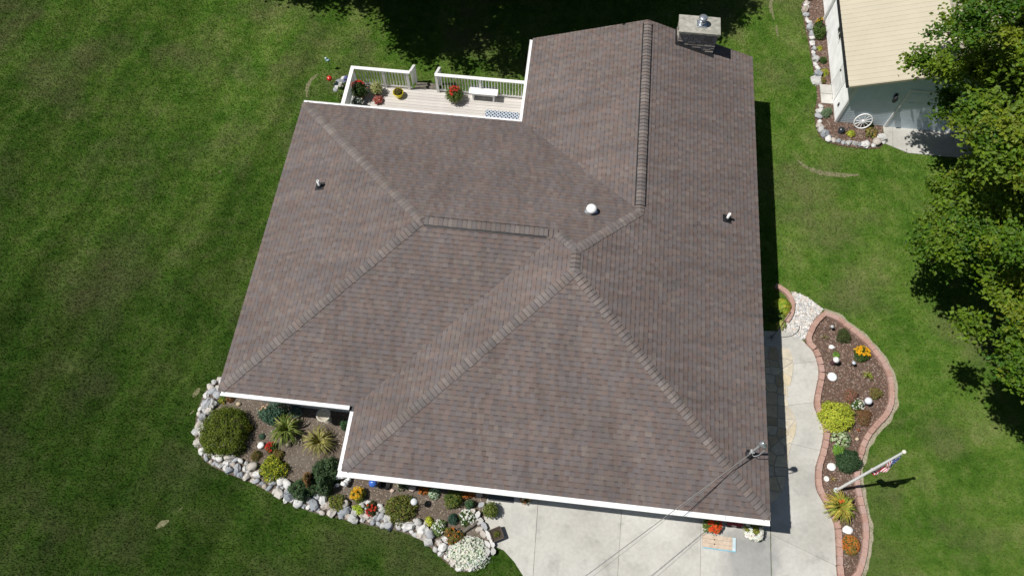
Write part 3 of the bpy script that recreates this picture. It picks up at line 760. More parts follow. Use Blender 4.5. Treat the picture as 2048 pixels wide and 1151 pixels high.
bb.add([(CHX0 - .08, CHY0 - .16, zr(CHX0 - .08) + .016), (CHX0 + .02, CHY0 - .16, zr(CHX0 + .02) + .016), (CHX0 + .02, yN, zr(CHX0 + .02) + .017), (CHX0 - .08, yN, zr(CHX0 - .08) + .017)], [(0, 1, 2, 3)])
bb.build('flashing', MAT_BLACK, chim)

# service mast with weatherhead
mz = on_plane(WH(G(1497, 908, 2.87)), nEp); mb = WH(G(1497, 908, mz))
bb = MB(HC); bb.lathe([(.14, .0), (.11, .03), (.055, .13), (.05, .13)], (mb.x, mb.y, mz + .012), 16); bb.build('mast_boot', MAT_BLACK, house)
bb = MB(HC); bb.lathe([(.032, -.3), (.032, 1.16)], (mb.x, mb.y, mz), 14); bb.box(mb.x - .05, mb.x + .05, mb.y - .05, mb.y + .05, mz + .32, mz + .40); mast = bb.build('service_mast', MAT_PVC, house)
bb = MB(HC); bb.lathe([(.045, 1.10), (.07, 1.13), (.085, 1.20), (.08, 1.28), (.05, 1.34), (.01, 1.36)], (mb.x, mb.y, mz), 16); bb.blob((mb.x + .05, mb.y - .03, mz + 1.2), (.08, .07, .06), 3); bb.build('weatherhead', MAT_STEEL, mast)
loop = MB(HC)
for k in range(2):
    loop.tube(spline([(mb.x + .08, mb.y - .03, mz + 1.19), (mb.x + .15 + .02 * k, mb.y - .07, mz + .9), (mb.x + .12, mb.y - .12, mz + .5), (mb.x + .03, mb.y - .12, mz + .34), (mb.x - .03, mb.y - .08, mz + .44)], .05), .011, 6)
loop.build('drip_loop', MAT_PVC, mast)
CL = HW(mb.x - .03, mb.y - .06, mz + .38)
# overhead cables leave the mast towards the street behind the viewer
def cable(label, end, r, sag, dz):
    p0 = CL + Vector((-.02, 0, dz)); p1 = Vector(end); pts = []
    for i in range(41):
        t = i / 40; p = p0.lerp(p1, t); p.z -= sag * 4 * t * (1 - t); pts.append(p)
    bb = MB(p0); bb.tube(pts, r, 6); o = bb.build('overhead_cable', MAT_CABLE); o.location = p0; return tag(o, label, 'cable')
eA = G(1172, 1151, 4.2); dA = eA - CL
eB = G(1188, 1151, 4.2); dB = eB - CL
cable('thick twisted overhead cable running from roof mast across the driveway', CL + dA * 3.2, .010, .35, .05)
cable('thin overhead cable just right of the thick one, from roof mast over driveway', CL + dB * 3.2, .0045, .30, -.03)
# garage door and front door under the eave
bb = MB(HC)
for i in range(4): bb.box(.2, 5.1, ys + OV - .03, ys + OV - .002, .04 + i * .53, .04 + i * .53 + .51)
bb.build('garage_door', MAT_WHITE, house)
bb = MB(HC); bb.box(-.95, -.05, ys + OV - .03, ys + OV - .002, .05, 2.1); bb.build('entry_door', MAT_WHITE2, house)

# ================================================================== DECK
DC = Vector((-4.8, 17.4, 0)); dk = thing('wooden_deck', 'pale wooden deck with white railing behind the house', 'deck', HW(DC.x, DC.y, 0), YAW)
DX0, DX1, DY0, DY1, DKZ = -8.42, c_ + OV - .01, yn - OV + .01, 19.02, .45
y = DY0; k = 0
while y < DY1 - .05:
    bb = MB((DX0, y, 0)); bb.box(DX0 + .01 * (k % 3), DX1, y + .003, min(y + .137, DY1), DKZ - .03, DKZ + random.uniform(-.002, .002))
    o = bb.build('deck_board', MAT_DECK, dk); o.location = Vector((DX0, y, 0)) - DC; y += .142; k += 1
bb = MB(DC); bb.box(DX0 + .02, DX1, DY1 - .05, DY1 - .01, .15, DKZ - .032); bb.box(DX0 + .02, DX0 + .06, DY0, DY1 - .051, .15, DKZ - .032)
for px in (DX0 + .1, -6.1, -3.4, -1.4): bb.box(px, px + .09, DY1 - .15, DY1 - .06, 0, DKZ - .034)
bb.build('deck_frame', MAT_OLDWOOD, dk)
def railing(p, q, posts, ztop=1.40, zb=.56, sp=.115):
    p, q = Vector(p), Vector(q); d = (q - p); L = d.length; d.normalize()
    bb = MB(DC); bb.bar((p.x, p.y, ztop), (q.x, q.y, ztop), .14, .035); bb.build('top_rail', MAT_WHITE, dk)
    bb = MB(DC); bb.bar((p.x, p.y, zb), (q.x, q.y, zb), .04, .085); bb.build('bottom_rail', MAT_WHITE, dk)
    k = int(L / sp)
    for i in range(1, k):
        c = p + d * (i * L / k)
        if any(abs((c - p).dot(d) - s) < .08 for s in posts): continue
        bb = MB((c.x, c.y, zb)); bb.box(c.x - .017, c.x + .017, c.y - .017, c.y + .017, zb + .044, ztop - .019); o = bb.build('baluster', MAT_WHITE, dk); o.location = Vector((c.x, c.y, zb)) - DC
    for s in posts:
        c = p + d * s; bb = MB((c.x, c.y, DKZ)); bb.box(c.x - .05, c.x + .05, c.y - .05, c.y + .05, DKZ - .25, ztop - .02); o = bb.build('railing_post', MAT_WHITE, dk); o.location = Vector((c.x, c.y, DKZ)) - DC
NYR = DY1 - .06; NXW = DX0 + .07
railing((NXW, NYR + .07, 0), (NXW, DY0 + .05, 0), (.07, 1.7, 3.2))
railing((NXW - .07 + .142, NYR, 0), (-6.10, NYR, 0), (1.1, 2.05))
railing((-5.12, NYR, 0), (-1.52, NYR, 0), (.05, 1.75, 3.5))
for sx in (-6.12, -5.10):            # sloping stair rails
    bb = MB(DC); bb.bar((sx, NYR + .05, 1.37), (sx, NYR + .80, .93), .10, .035); bb.build('stair_rail', MAT_WHITE, dk)
    bb = MB(DC); bb.box(sx - .045, sx + .045, NYR + .70, NYR + .79, 0, .92); bb.build('railing_post', MAT_WHITE, dk)
    for i in range(1, 5):
        t = i / 5; yy = NYR + .05 + .7 * t; bb = MB(DC); bb.box(sx - .015, sx + .015, yy - .015, yy + .015, .5 - .35 * t, 1.33 - .42 * t); bb.build('baluster', MAT_WHITE, dk)
for i, z in enumerate((.30, .15)):
    for j in range(2):
        bb = MB(DC); bb.box(-6.07, -5.15, NYR + .07 + i * .29 + j * .142, NYR + .07 + i * .29 + j * .142 + .135, z - .035, z); bb.build('stair_tread', MAT_OLDWOOD, dk)
bb = MB(DC)
for sx in (-6.09, -5.17): bb.par((sx, NYR + .065, .0), (.035, 0, 0), (0, .6, 0), (0, 0, .11))
bb.build('stair_stringer', MAT_OLDWOOD, dk)

def at_deck(u, v): return G(u, v, DKZ + .002)
# bench
p = WH(G(968, 196, DKZ)); BC = Vector((p.x, p.y, 0)); bn = thing('white_bench', 'white wooden bench on deck in front of the railing', 'bench', HW(p.x, p.y, DKZ), YAW)
zt = .44
for j in range(3):
    bb = MB(); bb.box(-.56, .56, -.2 + j * .136, -.2 + j * .136 + .13, zt - .03, zt); bb.build('seat_board', MAT_WHITE, bn)
for sx in (-1, 1):
    bb = MB(); bb.box(sx * .40 - .03, sx * .40 + .03, -.17, .18, .002, zt - .032); bb.build('leg', MAT_WHITE2, bn)
bb = MB(); bb.box(-.37, .37, -.02, .02, .12, .19); bb.build('stretcher', MAT_WHITE2, bn)
# mat with a lattice pattern
mp0 = WH(G(1004, 232, DKZ)); 
mt = thing('lattice_door_mat', 'blue and white lattice patterned mat in the deck corner', 'mat', HW(mp0.x, mp0.y, DKZ), YAW)
bb = MB(); bb.box(-.66, .66, -.22, .22, .004, .016, (.045, .075, .13)); mo = bb.build('mat_base', MAT_CLOTH, mt)
bb = MB(); n = 9
def seg(x0, y0, x1, y1):
    bb.bar((x0, y0, .018), (x1, y1, .018), .022, .004, (.72, .77, .82))
for i in range(-3, n + 1):
    for sgn in (1, -1):
        x0 = -.66 + i * .147; pts = []
        xa, ya, xb, yb = (x0, -.22, x0 + .44, .22) if sgn == 1 else (x0, .22, x0 + .44, -.22)
        cl = [(xa, ya), (xb, yb)]
        t0 = max(0, (-.66 - xa) / .44); t1 = min(1, (.66 - xa) / .44)
        if t1 - t0 > .05: seg(xa + .44 * t0, ya + (yb - ya) * t0, xa + .44 * t1, ya + (yb - ya) * t1)
bb.build('lattice_pattern', MAT_CLOTH, mt)

# ================================================================== SHED
SX0, SX1, SY0, SY1 = 10.69, 16.85, 19.55, 27.0
SC = Vector((13.77, 23.2, 0)); shed = thing('garden_shed', 'white garden shed with a tan ribbed metal roof', 'shed', HW(SC.x, SC.y, 0), YAW)
SEZ, SRZ, RX = 2.24, 3.40, 13.77
sl = (SRZ - SEZ) / (RX - 10.33)
wz = SEZ + (SX0 - 10.33) * sl - .07
bb = MB(SC); bb.prism([(SX0, SY0), (SX1, SY0), (SX1, SY1), (SX0, SY1)], 0, wz)
bb.add([(SX0, SY0, wz), (SX1, SY0, wz), (RX, SY0, SRZ - .07), (SX0, SY1, wz), (SX1, SY1, wz), (RX, SY1, SRZ - .07)], [(0, 1, 2), (5, 4, 3)])
swall = bb.build('wall', MAT_SHEDS, shed)
z = .06
i = 0
while z < SRZ - .1:                  # lap siding boards on the south gable and the west wall
    x0, x1 = SX0 + .06, SX1 - .06
    if z + .1 > wz: t = (z + .1 - wz) / sl; x0 = max(x0, SX0 + t); x1 = min(x1, SX1 - t)
    def lap(x0, x1):
        if x1 - x0 > .1:
            bb = MB(SC); bb.add([(x0, SY0 - .011, z), (x1, SY0 - .011, z), (x1, SY0 - .005, z + .098), (x0, SY0 - .005, z + .098), (x0, SY0 - .001, z), (x1, SY0 - .001, z)], [(0, 1, 2, 3), (0, 4, 5, 1)]); bb.build('siding_board', MAT_SHEDS, swall)
    if z < 2.05: lap(x0, 12.55); lap(15.1, x1)
    else: lap(x0, x1)
    if z < wz - .12:
        for (y0, y1) in ([(SY0 + .06, 20.52), (21.48, SY1)] if z < 2.05 else [(SY0 + .06, SY1)]):
            bb = MB(SC); bb.add([(SX0 - .022, y0, z), (SX0 - .022, y1, z), (SX0 - .006, y1, z + .098), (SX0 - .006, y0, z + .098), (SX0 - .001, y0, z), (SX0 - .001, y1, z)], [(3, 2, 1, 0), (1, 5, 4, 0)]); bb.build('siding_board', MAT_WHITE2, swall)
    z += .1; i += 1
for (x, y) in ((SX0, SY0), (SX1, SY0)):
    bb = MB(SC); bb.box(x - .028 if x == SX0 else x - .06, x + .06 if x == SX0 else x + .028, y - .028, y + .06, 0, wz - .005); bb.build('corner_trim', MAT_WHITE, shed)
# roof: two slopes, west one laid as separate ribbed panels
bb = MB(SC)
YA, YB = 19.40, 27.15
for s_, xe in ((1, 10.33), (-1, 17.21)):
    bb.add([(xe, YA, SEZ - .06), (RX, YA, SRZ - .06), (RX, YB, SRZ - .06), (xe, YB, SEZ - .06), (xe, YA, SEZ - .004), (RX, YA, SRZ - .004), (RX, YB, SRZ - .004), (xe, YB, SEZ - .004)],
           [(0, 1, 2, 3), (0, 4, 5, 1), (3, 7, 4, 0), (2, 6, 7, 3)] if s_ > 0 else [(3, 2, 1, 0), (1, 5, 4, 0), (0, 4, 7, 3), (3, 7, 6, 2)])
sroof = bb.build('roof', MAT_WHITE2, shed)
y = YA - .02
while y < YB:
    for xe in (10.30, 17.24):
        bb = MB(SC); ze = SEZ - (.03 * sl); 
        prof = [(0, .0), (.016, .019), (.035, .019), (.051, .0), (.12, .003), (.235, .0)]
        A = [Vector((xe, y + dy, ze + dz + .004)) for dy, dz in prof]; Bq = [Vector((RX, y + dy, SRZ + dz + .004)) for dy, dz in prof]
        bb.add(A + Bq, [((j, j + 1, 7 + j, 6 + j) if xe > RX else (6 + j, 7 + j, j + 1, j)) for j in range(5)]); bb.build('roof_panel', MAT_TAN, sroof)
    y += .235
bb = MB(SC)
bb.add([(RX - .16, YA - .025, SRZ - .16 * sl + .03), (RX, YA - .025, SRZ + .035), (RX + .16, YA - .025, SRZ - .16 * sl + .03), (RX - .16, YB, SRZ - .16 * sl + .03), (RX, YB, SRZ + .035), (RX + .16, YB, SRZ - .16 * sl + .03)], [(0, 1, 4, 3), (1, 2, 5, 4)]); bb.build('ridge_flashing', MAT_TAN, sroof)
bb = MB(SC); bb.bar((10.33, YA - .02, SEZ - .05), (RX, YA - .02, SRZ - .05), .03, .10); bb.bar((17.21, YA - .02, SEZ - .05), (RX, YA - .02, SRZ - .05), .03, .10); bb.build('rake_trim', MAT_TAN, sroof)
bb = MB(SC); bb.box(10.24, 10.325, YA, YB, SEZ - .12, SEZ - .11); bb.box(10.24, 10.25, YA, YB, SEZ - .11, SEZ - .03); bb.box(10.315, 10.325, YA, YB, SEZ - .11, SEZ - .04); bb.build('gutter', MAT_IRON, shed)
bb = MB(SC); bb.box(10.56, 10.64, 24.9, 24.98, .05, SEZ - .13); bb.build('downspout', MAT_WHITE, shed)
# side door with casing and handle
bb = MB(SC); bb.box(SX0 - .02, SX0 - .002, 20.60, 21.40, .06, 2.02); sdoor = bb.build('side_door', MAT_WHITE, shed)
bb = MB(SC); bb.box(SX0 - .035, SX0 - .003, 20.53, 20.598, .0, 2.1); bb.box(SX0 - .035, SX0 - .003, 21.402, 21.47, .0, 2.1); bb.box(SX0 - .034, SX0 - .003, 20.53, 21.47, 2.022, 2.1); bb.build('door_casing', MAT_WHITE2, sdoor)
for q0, q1 in ((.25, .95), (1.1, 1.85)):
    bb = MB(SC); bb.box(SX0 - .028, SX0 - .021, 20.72, 21.28, q0, q1); bb.build('door_panel', MAT_WHITE2, sdoor)
bb = MB(SC); bb.lathe([(.03, 0), (.03, .04)], (SX0 - .05, 21.3, 1.0), 8); bb.build('door_handle', MAT_IRON, sdoor)
bb = MB(SC); bb.box(SX0 - .03, SX0 - .003, 22.75, 23.35, 1.1, 1.95); swin = bb.build('window', MAT_GLASS, shed)
bb = MB(SC)
for (y0, y1, z0, z1) in ((22.68, 22.748, 1.03, 2.02), (23.352, 23.42, 1.03, 2.02), (22.75, 23.35, 1.03, 1.098), (22.75, 23.35, 1.952, 2.02), (23.03, 23.07, 1.1, 1.95)): bb.box(SX0 - .04, SX0 - .002, y0, y1, z0, z1)
bb.build('window_frame', MAT_WHITE, swin)
bb = MB(SC); bb.box(SX0 - .05, SX0 - .022, 19.95, 20.05, .45, .6); bb.build('outlet_box', MAT_IRON, shed)
bb = MB(SC)
for k in range(4): bb.box(12.64, 15.02, SY0 - .015, SY0 - .002, .03 + k * .49, .03 + k * .49 + .475)
bb.build('overhead_door', MAT_SHEDS, shed)
bb = MB(SC); bb.box(12.56, 12.635, SY0 - .045, SY0 - .002, 0, 2.1); bb.box(15.025, 15.10, SY0 - .045, SY0 - .002, 0, 2.1); bb.box(12.56, 15.10, SY0 - .044, SY0 - .002, 2.102, 2.18); bb.build('door_casing', MAT_WHITE, shed)
bb = MB(SC); lx = 12.2; bb.box(lx - .05, lx + .05, SY0 - .07, SY0 - .023, 1.72, 1.92); bb.lathe([(.05, 0), (.075, .04), (.085, .2), (.05, .26), (.01, .3)], (lx, SY0 - .15, 1.60), 10); bb.build('wall_lantern', MAT_IRON, shed)

# concrete apron in front of the shed, stepping stones at its side door
ap = [tuple(HW(12.55, 19.54).xy), tuple(HW(15.9, 19.54).xy), tuple(HW(15.9, 18.35).xy), tuple(HW(13.4, 18.35).xy), tuple(HW(12.55, 18.7).xy)]
root = thing('shed_apron', None, None, HW(13.6, 19)); tag(root, kind='structure')
for A in joint(ap, (1785, 262), (1785, 300)):
    bb = MB(root.location); bb.prism(A, -.02, .03); bb.build('slab', MAT_CONC, root)
root = thing('side_door_step', None, None, HW(10.45, 20.9)); tag(root, kind='structure')
for (y0, y1) in ((20.42, 20.9), (20.92, 21.38)):
    bb = MB(root.location); q = [HW(10.20, y0), HW(10.66, y0), HW(10.66, y1), HW(10.20, y1)]; bb.prism([(p.x, p.y) for p in q], .0, .065); bb.build('paver', MAT_CONC, root)

# wagon wheel leaning on the south wall
wp = G(1721, 256); tx = thing('wagon_wheel', 'white spoked wagon wheel leaning on the shed wall', 'wheel', HW(11.62, 19.32, .03), YAW)
Rw = .33; tl = math.radians(16)
def wpt(r, a, off=0): return Vector((r * math.cos(a), off * math.cos(tl) + (Rw + r * math.sin(a)) * math.sin(tl), (Rw + r * math.sin(a)) * math.cos(tl) - off * math.sin(tl) + .02))
bb = MB(); ring = [wpt(Rw, 2 * math.pi * i / 36) for i in range(37)]; bb.tube(ring, .026, 8, cap=False); bb.build('rim', MAT_WHITE, tx)
bb = MB(); bb.tube([wpt(0, 0, -.06), wpt(0, 0, .06)], .055, 12); bb.build('hub', MAT_WHITE, tx)
for i in range(12):
    bb = MB(); bb.tube([wpt(.04, i * math.pi / 6), wpt(Rw - .01, i * math.pi / 6)], .013, 6); bb.build('spoke', MAT_WHITE, tx)

# ================================================================== STONE AND BRICK BORDERS
STONES = []
for i in range(10):
    bb = MB(); bb.blob((0, 0, .35), (.56, .48, .42), i + 1, amp=.34, n=8, k=5, fr=1.7); bb.sm = [i % 3 == 0] * len(bb.sm); STONES.append(bb.mesh('stone', MAT_STONE))
def stone(p, s, root, flat=1.0):
    o = link('stone', random.choice(STONES), root); o.location = Vector(p) - Vector(root.location)
    o.rotation_euler = (random.uniform(-.25, .25), random.uniform(-.25, .25), random.uniform(0, 6.28)); o.scale = (s * random.uniform(.9, 1.25), s * random.uniform(.85, 1.05), s * flat * random.uniform(.75, 1.0))
def stone_row(root, line, off, smin, smax, z=.0, skip=0.0, jit=.03):
    pts = line; i = 0; acc = 0; nxt = random.uniform(0, .1)
    for a, b2 in zip(pts, pts[1:]):
        d = b2 - a; L = d.length
        while nxt < acc + L:
            t = (nxt - acc) / L; s = random.uniform(smin, smax) if random.random() < .8 else smax * 1.2
            n = Vector((-d.y, d.x, 0)).normalized(); q = a + d * t + n * (off + random.uniform(-jit, jit))
            if random.random() > skip: stone((q.x, q.y, z), s, root)
            nxt += s * .98
        acc += L
ln = spline(GP([(441, 752), (418, 772), (404, 798), (393, 835), (390, 872), (397, 902), (415, 925), (452, 945), (505, 966), (560, 995), (620, 1022), (680, 1036), (740, 1050), (800, 1062), (846, 1082), (875, 1108), (902, 1132), (925, 1142), (950, 1140)]), .1)
root = thing('stone_border', 'curved border of pale rounded field stones around the front bed', 'stone border', G(560, 985))
stone_row(root, ln, .10, .12, .24, .0); stone_row(root, ln, .27, .13, .26, .01, .03, .04)
stone_row(root, ln[2:], .45, .11, .23, .03, .16, .06); stone_row(root, ln[58:96], .60, .11, .2, .02, .4)
for u, v, s in [(463, 916, .30), (437, 790, .25), (600, 1000, .32), (578, 990, .34), (836, 1045, .26), (848, 1060, .3)]:
    p = G(u, v); stone((p.x, p.y, .03), s, root)
# thin stacked ledge stones at the driveway end of the bed
root = thing('ledge_stone_edging', 'stacked grey ledge stones edging the bed beside the driveway', 'stone border', G(968, 1060))
led = [(972, 1018, .26, .20, 20), (955, 1030, .24, .16, 70), (958, 1042, .28, .22, 10), (963, 1010, .22, .17, 40), (945, 1022, .2, .14, 10), (968, 1052, .32, .15, -60), (976, 1070, .30, .13, -62), (966, 1068, .28, .15, -60), (984, 1086, .30, .13, -68), (974, 1088, .30, .18, -45), (986, 1103, .22, .18, -80), (973, 1105, .28, .2, 60), (962, 1090, .3, .18, -50), (963, 1118, .26, .18, 40), (950, 1128, .28, .16, 20), (958, 1058, .25, .14, 15)]
for i, (u, v, L, W, an) in enumerate(led):
    p = G(u, v); a = math.radians(an); q = []
    for t in range(7):
        r = 2 * math.pi * t / 7; x = L / 2 * math.cos(r) * random.uniform(.9, 1.15); y = W / 2 * math.sin(r) * random.uniform(.9, 1.15)
        q.append((x * math.cos(a) - y * math.sin(a), x * math.sin(a) + y * math.cos(a)))
    bb = MB(); h = random.uniform(.10, .20); bb.prism(q, 0, h * .5); bb.prism([(x * .93 + .01, y * .93) for x, y in q], h * .5 + .004, h); o = bb.build('stone', MAT_STONE, root); o.location = Vector((p.x, p.y, .01)) - Vector(root.location)
# shed bed border
root = thing('stone_border', 'row of pale stones edging the mulch bed around the shed', 'stone border', G(1640, 200))
ls = spline(GP([(1628, -18), (1611, 2), (1604, 20), (1610, 45), (1617, 80), (1624, 120), (1631, 160), (1634, 170)]), .1); stone_row(root, ls, .11, .17, .30)
ls = spline(GP([(1634, 214), (1632, 240), (1634, 262), (1650, 281), (1672, 288), (1710, 294), (1745, 296), (1760, 291), (1764, 280), (1764, 268)]), .1); stone_row(root, ls, .11, .19, .30)
p = G(1634, 163); stone((p.x, p.y, 0), .5, root, .5)
# tumbled edging bricks
BR = []
for i in range(4):
    bb = MB(); L, W, Hh = .128, .085, .13; c8 = [(-L, -W * .78), (-L * .86, -W), (L * .86, -W), (L, -W * .78), (L, W * .78), (L * .86, W), (-L * .86, W), (-L, W * .78)]
    c8 = [(x * random.uniform(.97, 1.02), y * random.uniform(.95, 1.03)) for x, y in c8]
    bb.prism(c8, 0, Hh - .012); bb.prism([(x * .93, y * .90) for x, y in c8], Hh - .011, Hh); BR.append(bb.mesh('brick', MAT_BRICK))
def brick_row(root, line, off, sp=.262):
    for a, b2 in [(p, q) for p, q in zip(resample(line, sp), resample(line, sp)[1:])]:
        d = b2 - a; n = Vector((-d.y, d.x, 0)).normalized(); q = (a + b2) / 2 + n * off
        o = link('brick', random.choice(BR), root); o.location = Vector((q.x, q.y, random.uniform(0, .012))) - Vector(root.location)
        o.rotation_euler = (random.uniform(-.02, .02), random.uniform(-.02, .02), math.atan2(d.y, d.x) + random.uniform(-.05, .05))
root = thing('brick_border', 'salmon pink brick edging around the curved mulch bed', 'brick border', G(1690, 880))
brick_row(root, RR, -.095); brick_row(root, RL, .095)
root = thing('brick_border', 'short arc of pink edging bricks around the lime hosta by the house', 'brick border', G(1575, 600))
brick_row(root, spline(GP([(1551, 568), (1566, 576), (1580, 588), (1588, 605), (1587, 625), (1578, 645), (1566, 655)]), .1), -.09)

# ================================================================== TREES
def leaves_np(C, Nn, S, cols, fold=.25, asp=.62):
    """diamond leaves: centres, normals, sizes -> vertices, quads"""
    n = len(C); Nn = Nn / np.linalg.norm(Nn, axis=1, keepdims=True)
    r = rng.normal(size=(n, 3)); T = np.cross(Nn, r); T /= np.linalg.norm(T, axis=1, keepdims=True) + 1e-9; B = np.cross(Nn, T)
    S = S[:, None]
    V = np.stack([C - T * S * .5, C + B * S * asp * .5 + Nn * S * fold * .3 + T * S * .05, C + T * S * .5 - Nn * S * fold * .2, C - B * S * asp * .5 + Nn * S * fold * .3 + T * S * .05], 1).reshape(-1, 3)
    F = np.arange(n * 4).reshape(n, 4); return V, F
def tree(name, label, base, H0, R, zc, RZ, nclump, nleaf, lsize, pal, seed, flat=.45, cr=(.5, .95), low=-.75, per=7, bs=1.0, fill=9000, fsz=.28, zs=.22, limb=5, ry=1.0):
    global rng
    rng = np.random.default_rng(seed); rd_ = random.Random(seed)
    t = thing(name, label, 'tree', base)
    cl = []; nb = max(8, nclump // per)
    while len(cl) < nclump:
        d = rng.normal(size=3); d /= np.linalg.norm(d)
        if d[2] < low: continue
        rr = rng.uniform(.35, 1.0) ** .5 * .94
        k = 1 + .16 * noise.noise(Vector(d) * 2.2 + Vector((seed, 0, 0))) * 2
        bc = np.array([d[0] * R * rr * k, d[1] * R * ry * rr * k, zc + d[2] * RZ * rr * k]); o_ = np.array([d[0], d[1], -.28]); sd2 = np.array([-d[1], d[0], 0.0])
        for _ in range(per): cl.append(bc + o_ * np.clip(rng.normal(), -1.7, 1.15) * .75 * bs + sd2 * np.clip(rng.normal(), -1.5, 1.5) * .55 * bs + np.array([0, 0, rng.normal() * zs * bs]))
    bb = MB(); top = zc + RZ * .55
    tp = [Vector((.25 * math.sin(i * .9 + seed), .25 * math.cos(i * .7 + seed), top * i / 8)) * (1 if i else 0) for i in range(9)]
    bb.tube(tp, [.30 * H0 * (1 - .1 * i) if i else .40 * H0 for i in range(9)], 10); bb.build('trunk', MAT_BARK, t)
    lb = MB()
    for c in cl[::limb]:
        c = Vector(c); zs = max(1.6, min(top * .95, c.z - (c.xy.length) * .45)); s = Vector((0, 0, zs)); md = s.lerp(c, .5) + Vector((rd_.uniform(-.3, .3), rd_.uniform(-.3, .3), .25))
        lb.tube(spline([s, md, c], .9), [.07 * (1 - .8 * i / 12) if i < 12 else .014 for i in range(len(spline([s, md, c], .9)))], 5, cap=False)
    lb.build('limbs', MAT_BARK, t)
    Cs = []; Ns = []; Ks = []; Ss = []
    for c in cl:
        out = np.array([c[0], c[1], 0.0]); L = np.linalg.norm(out) + 1e-6; out /= L
        r = rng.uniform(*cr); m_ = int(nleaf * (r / 0.8) ** 2)
        # spray: leaves on a few twigs fanning outwards
        k = 7; tw = []
        for _ in range(k):
            dd = out * rng.uniform(.3, 1.0) + rng.normal(size=3) * .75; dd[2] = rng.normal() * flat * .8 - .08; tw.append(dd / np.linalg.norm(dd))
        tw = np.array(tw); idx = rng.integers(0, k, m_); s = rng.uniform(.05, 1.0, m_) ** .8 * r
        p = c + tw[idx] * s[:, None] + rng.normal(size=(m_, 3)) * (.11 + .06 * r) * np.array([1, 1, .7])
        nn = rng.normal(size=(m_, 3)) * .55 + np.array([0, 0, 1.0]) + out * .25
        Cs.append(p); Ns.append(nn); Ss.append(lsize * rng.uniform(.65, 1.25, m_))
        tone_ = np.array(pal[rd_.randrange(len(pal))]); Ks.append(tone_ * rng.uniform(.7, 1.3, (m_, 1)) * np.array([1, 1, 1]) + rng.normal(size=(m_, 3)) * .006)
    C_ = np.concatenate(Cs); V, F = leaves_np(C_, np.concatenate(Ns), np.concatenate(Ss), None)
    nf = int(fill); q = rng.normal(size=(nf, 3)); q /= np.linalg.norm(q, axis=1, keepdims=True); q *= rng.uniform(.2, .80, (nf, 1)) ** .6 * np.array([R, R, RZ]); q[:, 2] += zc  # inner fill: larger, darker leaves added to block light and darken the gaps
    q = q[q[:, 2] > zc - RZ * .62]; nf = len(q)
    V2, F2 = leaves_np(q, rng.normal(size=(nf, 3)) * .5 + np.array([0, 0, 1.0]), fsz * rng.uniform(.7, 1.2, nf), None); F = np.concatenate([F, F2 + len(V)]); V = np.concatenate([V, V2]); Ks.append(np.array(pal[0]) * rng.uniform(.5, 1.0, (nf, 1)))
    np_mesh('crown', V, F, np.clip(np.concatenate(Ks), .004, 1), MAT_TREE, t); return t
MAPLE = [(.112, .188, .015), (.140, .208, .017), (.088, .168, .015), (.170, .218, .022), (.064, .138, .014), (.122, .194, .019)]
tree('maple_tree', 'large leafy maple tree at right, overhanging the shed roof', (18.75, 11.75, 0), .8, 6.4, 6.3, 5.8, 1500, 560, .14, MAPLE, 14, fill=16000, fsz=.22, per=14, bs=1.25, cr=(.36, .66), zs=.15, limb=14, ry=1.22)
DARKM = [(.045, .080, .014), (.06, .095, .016), (.035, .070, .014), (.075, .100, .020)]
tree('shade_tree', 'big dark shade tree behind the house casting a broad shadow', (-2.2, 29.8, 0), 1.0, 9.6, 8.0, 6.0, 560, 190, .19, DARKM, 23, cr=(.7, 1.5), low=-.9, bs=1.5, fill=16000, fsz=.5)
tree('shade_tree', 'second dark tree behind the house at the left end of the deep shade', (-7.6, 29.0, 0), .8, 6.4, 6.6, 4.8, 300, 180, .18, DARKM, 31, cr=(.7, 1.4), low=-.9, bs=1.5, fill=9000, fsz=.45)

